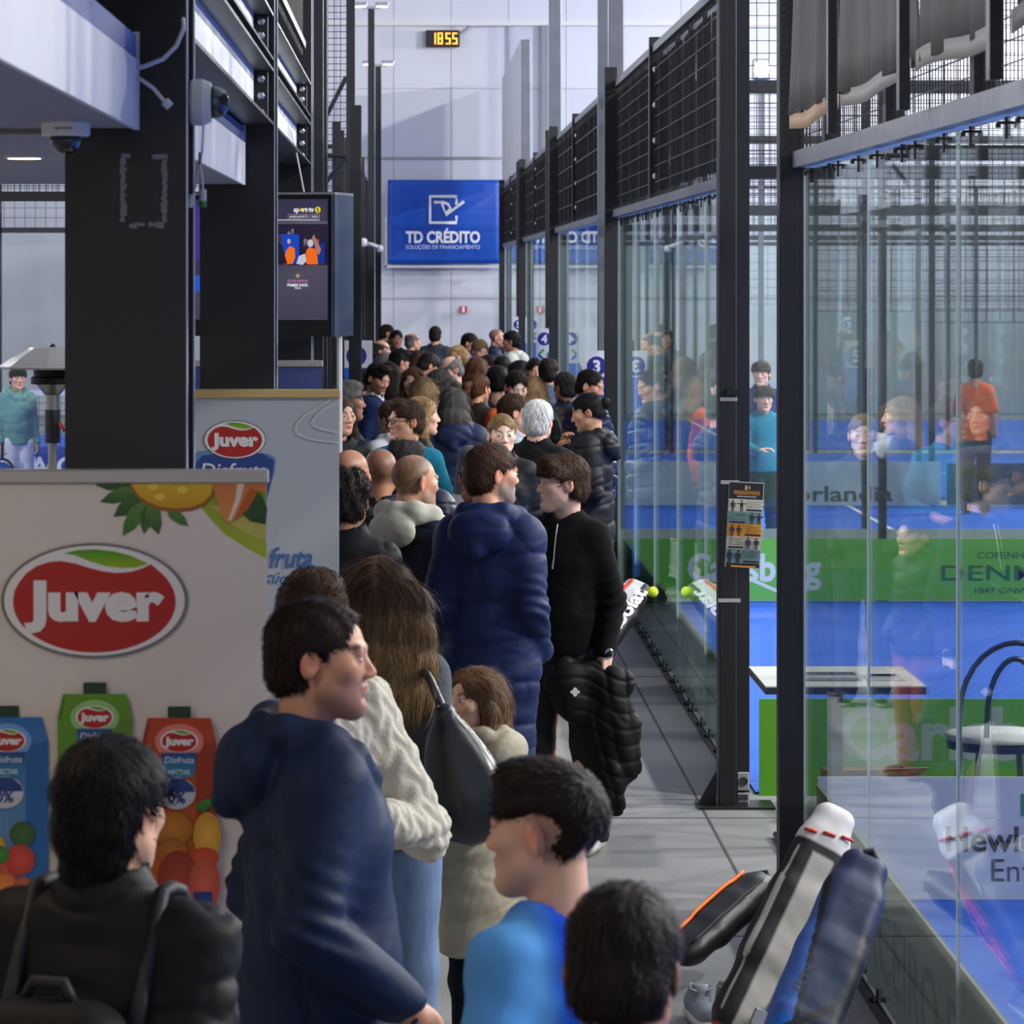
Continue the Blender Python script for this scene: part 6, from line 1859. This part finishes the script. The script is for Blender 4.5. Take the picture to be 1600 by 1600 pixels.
who('boy in orange top looking down between other people', 806, 582, 204, 165, 2, hair='short', hc='dark', top='hoodie', tc=srgb(214, 92, 40), skin='pale', nod=18, seed=75)
who('blond woman turned away left of the blue-grey jacket', 831, 590, 200, -20, 2, hair='long', hlen=.2, hc='dblond', fem=True, top='jacket', tc=BLACKC, skin='fair', seed=77)
who('person with short dark hair right of the blue-grey jacket', 884, 583, 194, -35, 2, hair='short', hc='dgrey', top='jacket', tc=srgb(36, 38, 42), skin='mid', seed=79)
who('man facing the camera under the number four sign', 836, 562, 172, 172, 2, hair='short', hc='dark', top='jacket', tc=BLACKC, skin='mid', seed=81)
who('person with bowed black-haired head left of sign four', 813, 567, 168, -105, 1, hair='short', hth=.018, hc='black', top='jacket', tc=BLACKC, skin='tan', nod=20, seed=83)
who('man in sunglasses in profile left, hidden by the puffer coat man', 757, 704, 334, -96, 2, hair='short', hc='brown', glasses=True, top='jacket', tc=srgb(30, 32, 40), skin='tan', seed=85)
who('child in orange trousers and maroon sneakers behind the teenager', 843, 806, 312, 120, 1, hair='short', hc='dark', top='jacket', tc=BLACKC, pc=srgb(150, 70, 44), sc=srgb(92, 30, 44), sole=srgb(190, 150, 110), skin='fair', seed=87, bulk=.95)
# far end of the walkway
who('bearded man in profile at the far left end of the crowd', 604, 508, 111, 82, 1, hair='short', hc='dark', top='jacket', tc=BLACKC, beard=.9, seed=91)
who('man with white scarf facing the camera far away', 619, 517, 118, 168, 1, hair='short', hc='dark', top='jacket', tc=srgb(40, 44, 54), inner=('collar', srgb(200, 200, 202)), skin='tan', seed=93)
who('grey-haired man in navy at the far end looking right', 644, 521, 118, 62, 1, hair='bald_fringe', hc='grey', top='jacket', tc=srgb(28, 38, 62), seed=95)
who('balding man in dark green by the left court sign', 594, 532, 141, 92, 1, hair='bald_fringe', hc='dgrey', top='jacket', tc=srgb(44, 50, 40), seed=97)
who('broad man in dark grey jacket with back turned at the far end', 680, 511, 115, 12, 1, hair='short', hc='dark', top='jacket', tc=srgb(50, 54, 66), bulk=1.25, seed=99)
who('young man in royal blue shirt at the far end', 733, 522, 128, 108, 1, hair='short', hc='dark', top='tee', tc=srgb(24, 84, 200), skin='mid', seed=101, nod=10)
who('fair-haired boy in white top far down the walkway', 749, 533, 140, 150, 1, hair='short', hth=.016, hc='dblond', top='hoodie', tc=srgb(206, 210, 216), skin='fair', nod=15, seed=103)
who('man with cropped hair in dark navy near the end wall', 775, 514, 118, 96, 1, hair='none', buzz=.7, hc='dgrey', top='jacket', tc=srgb(26, 32, 52), seed=105)
who('person in pale beige hooded parka under the number five sign', 800, 519, 126, -78, 1, hair='short', hth=.016, hc='black', top='parka', tc=srgb(176, 178, 166), skin='tan', bulk=1.15, seed=107)
who('fair-haired woman turned left among the far crowd', 716, 541, 142, -150, 1, hair='long', hlen=.1, hc='blond', fem=True, top='jacket', tc=srgb(40, 48, 40), seed=109)
who('man with black hair in dark green jacket bending right', 622, 548, 156, 62, 1, hair='wave', hc='black', top='jacket', tc=srgb(34, 44, 42), nod=15, seed=111)
who('woman with loose brown hair left of the broad man', 654, 549, 150, 12, 1, hair='long', hlen=.2, hc='brown', fem=True, top='jacket', tc=srgb(38, 36, 34), seed=113)
who('man with cropped dark hair bowing right in the crowd', 668, 554, 163, 70, 1, hair='short', hc='dark', top='jacket', tc=BLACKC, nod=28, seed=115)
who('woman with dark brown hair and purple blue scarf', 607, 567, 180, 6, 1, hair='long', hlen=.22, hc='dark', fem=True, top='jacket', tc=srgb(60, 70, 170), seed=117)
who('brown-haired woman facing left-front behind the blond woman', 646, 576, 186, -165, 2, hair='long', hlen=.25, hc='auburn', fem=True, top='jacket', tc=BLACKC, skin='fair', seed=119)
who('woman with brown hair down behind the olive jacket man', 745, 559, 166, 18, 1, hair='long', hlen=.2, hc='auburn', fem=True, top='jacket', tc=srgb(50, 46, 42), seed=121)
who('young man with dark hair in profile right in the far crowd', 764, 556, 160, 98, 1, hair='short', hc='dark', top='jacket', tc=srgb(40, 40, 46), skin='fair', seed=123)
who('person with black hair behind the slate sweatshirt man', 785, 558, 166, 8, 1, hair='short', hc='black', top='jacket', tc=srgb(36, 40, 40), seed=125)
who('person with ash grey hair by the left court sign', 601, 552, 150, 0, 1, hair='long', hlen=.12, hc='grey', fem=True, top='jacket', tc=srgb(60, 60, 66), seed=127)
who('dark head behind the navy sweater man at left posts', 568, 578, 172, 0, 1, hair='short', hc='dark', top='jacket', tc=BLACKC, seed=129)
who('fur-hooded person in white behind the man with glasses', 613, 629, 228, -40, 1, hair='short', hth=.016, hc='lbrown', top='parka', tc=srgb(196, 196, 198), skin='fair', seed=131)
# players on the courts
who('boy in teal sports shirt on the third court', 1193, 605, 176, 172, 2, hair='fringe', hth=.01, hc='brown', top='sweater', tc=srgb(22, 116, 142), pc=srgb(30, 36, 50), skin='fair', seed=141, ra='front', rh=((-.8, .2, .3), (0, 0, -1), .6))
who('taller boy in dark blue tracksuit top behind the teal boy', 1190, 566, 164, -165, 2, hair='fringe', hth=.012, hc='brown', top='jacket', tc=srgb(24, 40, 92), skin='fair', seed=143)
who('boy in sea green hoodie and white shorts on the left court', 27, 575, 152, 158, 2, hair='fringe', hth=.012, hc='dark', top='hoodie', tc=srgb(106, 152, 146), pc=srgb(222, 224, 230), pn='shorts', cuff=.45, legs=1.25, skin='fair', la='down', ra='down', lh=((0, .1, -1), (1, 0, 0), .6), rh=((0, .1, -1), (-1, 0, 0), .8), seed=145, hem=.86)
who('player in orange shirt on a far right court', 1524, 562, 150, 10, 1, hair='short', hc='dark', top='tee', tc=srgb(226, 96, 40), skin='mid', la='front', ra='down', seed=147)

# ------------------------------------------------------------------ things carried
def sdf_thing(name, label, cat, F, col, mat, origin=(0, 0, 0), parts=None, wr=(.004, (20, 20, 20)), seed=1, rel=1):
    V, Q, N = F.mesh(); V = relax(V, Q, rel, .4); N = normals(V, Q)
    V = V + N * (wr[0] * wav(V, wr[1], seed))[:, None]
    e = empty(name, origin); tag(e, label, cat)
    C = col(V) if callable(col) else np.tile(np.array(col), (len(V), 1))
    mesh_obj('shell', V, Q, mat, e, True, cols=C)
    return e

# leather shoulder bag of the long-haired woman
YB_ = 9.95
s_ = FPX / YB_
ox, oz = X_(728, YB_), Z_(1310, YB_)
F = Field(axis(-.18, .18, .006), axis(-.12, .12, .006), axis(-.03, .62, .006))
def lp_(px, py): return ((px - 728) / s_, (1310 - py) / s_)
pts = [(694, 1118, .035), (704, 1165, .07), (716, 1205, .098), (726, 1240, .112), (732, 1262, .105)]
for i in range(len(pts) - 1):
    a, b = lp_(*pts[i][:2]), lp_(*pts[i + 1][:2])
    F.cone((a[0], 0, a[1]), (b[0], 0, b[1]), pts[i][2], pts[i + 1][2], .03, sq=(1, .6, 1))
F.ell((.01, 0, .09), (.122, .062, .085), k=.04)
bagE = sdf_thing('shoulder_bag', 'large black leather slouch bag hanging from the long-haired woman', 'bag', F, srgb(30, 32, 35), LEATHER, (ox, YB_, oz), wr=(.006, (26, 18, 12)), seed=4)
a = lp_(696, 1122)
def wp(px, py, Y): return (X_(px, Y) - ox, Y - YB_, Z_(py, Y) - oz)
MB().tube([(a[0], 0, a[1]), wp(684, 1090, 10.0), wp(672, 1062, 10.1), wp(662, 1046, 10.28), wp(650, 1040, 10.42), wp(646, 1050, 10.5)], [.02, .013, .012, .012, .012, .012], 8).obj('strap', M('strap_leather', srgb(26, 27, 30), .35), bagE, True)

# racket bag worn in the crowd
YB_ = 17.6; s_ = FPX / YB_
F = Field(axis(-.14, .14, .008), axis(-.11, .11, .008), axis(-.02, .62, .008))
F.box((0, 0, .3), (.115, .075, .3), .06, k=.02)
def gcol(V):
    C = np.tile(np.array(srgb(92, 92, 98)), (len(V), 1))
    C[(np.abs(V[:, 0] + V[:, 2] * .3 - .0) < .03) & (V[:, 2] < .35)] = srgb(214, 212, 216)
    C[(np.abs(V[:, 0] - .07) < .012)] = srgb(110, 30, 70)
    return C
gb = sdf_thing('racket_backpack', 'grey racket backpack with white stripe in the crowd left of the navy puffer', 'bag', F, gcol, CLOTH, (X_(728, YB_), YB_, Z_(690, YB_) - .62), seed=6)
gb.rotation_euler = (0, math.radians(8), math.radians(10))
MB().tube([(.05, -.08, .55), (.0, -.1, .4), (-.02, -.085, .2)], .012, 6).obj('strap', STR, gb, True)

# backpack of the person in the lower left
GVb = pb[6]
def back_y(x, z): m = (np.abs(GVb[:, 0] - x) < .02) & (np.abs(GVb[:, 2] - z) < .02); return GVb[m, 1].min()
def top_z(x, y): m = (np.abs(GVb[:, 0] - x) < .02) & (np.abs(GVb[:, 1] - y) < .02); return GVb[m, 2].max()
yb0 = back_y(0.0, 1.2)
F = Field(axis(-.19, .19, .008), axis(yb0 - .26, yb0 + .02, .008), axis(.86, 1.42, .008))
F.box((0, yb0 - .095, 1.12), (.15, .085, .22), .08, k=.02); F.box((0, yb0 - .175, 1.05), (.115, .04, .12), .035, k=.03)
bk = sdf_thing('backpack', 'black backpack on the back of the dark bob person', 'backpack', F, srgb(26, 26, 27), SATIN, pb[0].location, wr=(.006, (18, 18, 18)), seed=8)
bk.rotation_euler = pb[0].rotation_euler; bk.scale = pb[0].scale
MB().tube([(-.05, yb0 - .1, 1.33), (-.03, yb0 - .1, 1.37), (.03, yb0 - .1, 1.37), (.05, yb0 - .1, 1.33)], .012, 8).obj('carry_loop', STR, bk, True)
for q in (-1, 1):
    x = q * .128
    MB().tube([(x, yb0 - .02, 1.27), (x, back_y(x, 1.33) - .008, 1.33)] + [(x, y, top_z(x, y) + .006) for y in (-.05, -.01, .03)] + [(x, .09, top_z(x, .07) - .05)], .015, 8).obj('strap', STR, bk, True)

# black puffer jacket held by the teenager
YB_ = 15.2; s_ = FPX / YB_
F = Field(axis(-.27, .27, .008), axis(-.13, .13, .008), axis(-.03, .78, .008))
def jp(px, py): return ((px - 946) / s_, 0, (1275 - (1275 - (1275 - py) * .93)) / s_)
def jc(pts, rs, k=.03, y=0.0, sq=(1, .7, 1)):
    q = [(jp(*p)[0], y, jp(*p)[2]) for p in pts]; F.chain(q, rs, k=k, sq=sq)
jc([(895, 1040), (930, 1040), (975, 1050)], [.085, .06, .07])
jc([(890, 1055), (900, 1075)], [.1, .085])
jc([(900, 1080), (925, 1115)], [.085, .06]); jc([(955, 1070), (975, 1130), (985, 1195)], [.1, .095, .07])
jc([(950, 1100), (955, 1180), (962, 1215)], [.1, .075, .07]); jc([(960, 1200), (965, 1255)], [.065, .052], y=-.03)
def jq(V): return np.tile(np.array(srgb(13, 13, 14)), (len(V), 1))
V, Q, N = F.mesh(); V = relax(V, Q, 1, .4); N = normals(V, Q)
V = V + N * (-.008 * (1 - np.abs(np.sin((V[:, 2] + .25 * V[:, 0] + .02 * np.sin(V[:, 0] * 20)) * math.pi / .07))) ** 3 + .008 * wav(V, (26, 26, 20), 3) - .012 * (1 - np.abs(np.clip(1.5 * wav(V, (16, 16, 8), 7), -1, 1))) ** 5)[:, None]
jk = empty('puffer_jacket', (X_(940, YB_), YB_, Z_(1275, YB_))); tag(jk, 'black quilted jacket hanging from the hand of the teenager in black', 'jacket')
mesh_obj('quilted_shell', V, Q, SATIN, jk, True, cols=jq(V))
pr = Print((jp(903, 1062)[0], -.1, jp(903, 1062)[2]), (1, 0, 0), (0, 0, 1)); pr.ell(0, 0, .012, .02, WHITE, 14); pr.rect(-.02, -.006, .02, .006, WHITE); pr.obj('emblem', jk)

# wristwatch of the teenager, zip of his sweater
root, scl, Pf, arms, hc_, R__, GV = teen
w = arms[-1][2]; el = arms[-1][1]
ax_ = Vector(w - el).normalized()
wt = MB(); wc = Vector(w) - ax_ * .012
ring = []
u = ax_.orthogonal().normalized(); v_ = ax_.cross(u)
for i in range(17):
    a = 2 * math.pi * i / 16; ring.append(wc + u * .034 * math.cos(a) + v_ * .034 * math.sin(a))
wt.tube(ring, .006, 6)
wo = wt.obj('wristwatch', M('watch_steel', srgb(150, 150, 152), .25, .9), root, True)
face_c = wc + Vector((-.022, .03, 0)).normalized() * .036
fm = MB().lathe([(.021, -.004), (.021, .006), (.016, .008), (.01, .007)], n=18).obj('watch_case', M('watch_steel', srgb(150, 150, 152), .25, .9), wo, False)
fm.location = face_c; fm.rotation_euler = Vector((-.022, .03, 0)).to_track_quat('Z', 'Y').to_euler()
ZP = M('zip_silver', srgb(190, 192, 188), .3, .8)
def chest(z):
    m = (np.abs(GV[:, 0]) < .02) & (np.abs(GV[:, 2] - z) < .012)
    return GV[m, 1].max() if m.any() else .12
MB().tube([(0, chest(z) + .001, z) for z in (1.46, 1.42, 1.38, 1.34, 1.30)], .003, 6).obj('zip', ZP, root)
MB().tube([(0.0, chest(1.30) + .004, 1.305), (.004, chest(1.27) + .006, 1.265)], .0045, 6).obj('zip_pull', ZP, root)

# padel racket of the boy on the left court
Yr = FPX / 152
rk = empty('padel_racket', (X_(8, Yr), Yr - .25, Z_(735, Yr))); tag(rk, 'blue padel racket held low by the boy in sea green', 'racket')
RB = M('racket_blue', srgb(40, 84, 150), .35)
ringp = [(.11 * math.cos(t), 0, .13 * math.sin(t)) for t in np.linspace(0, 2 * math.pi, 25)]
MB().tube(ringp, .014, 6).obj('frame', M('racket_frame', srgb(24, 26, 34), .3), rk, True)
MB().tube([(0, -.008, 0), (0, .008, 0)], .1, 20).obj('face', RB, rk)
MB().tube([(0, 0, .12), (0, 0, .30)], .016, 8).obj('grip', STR, rk)
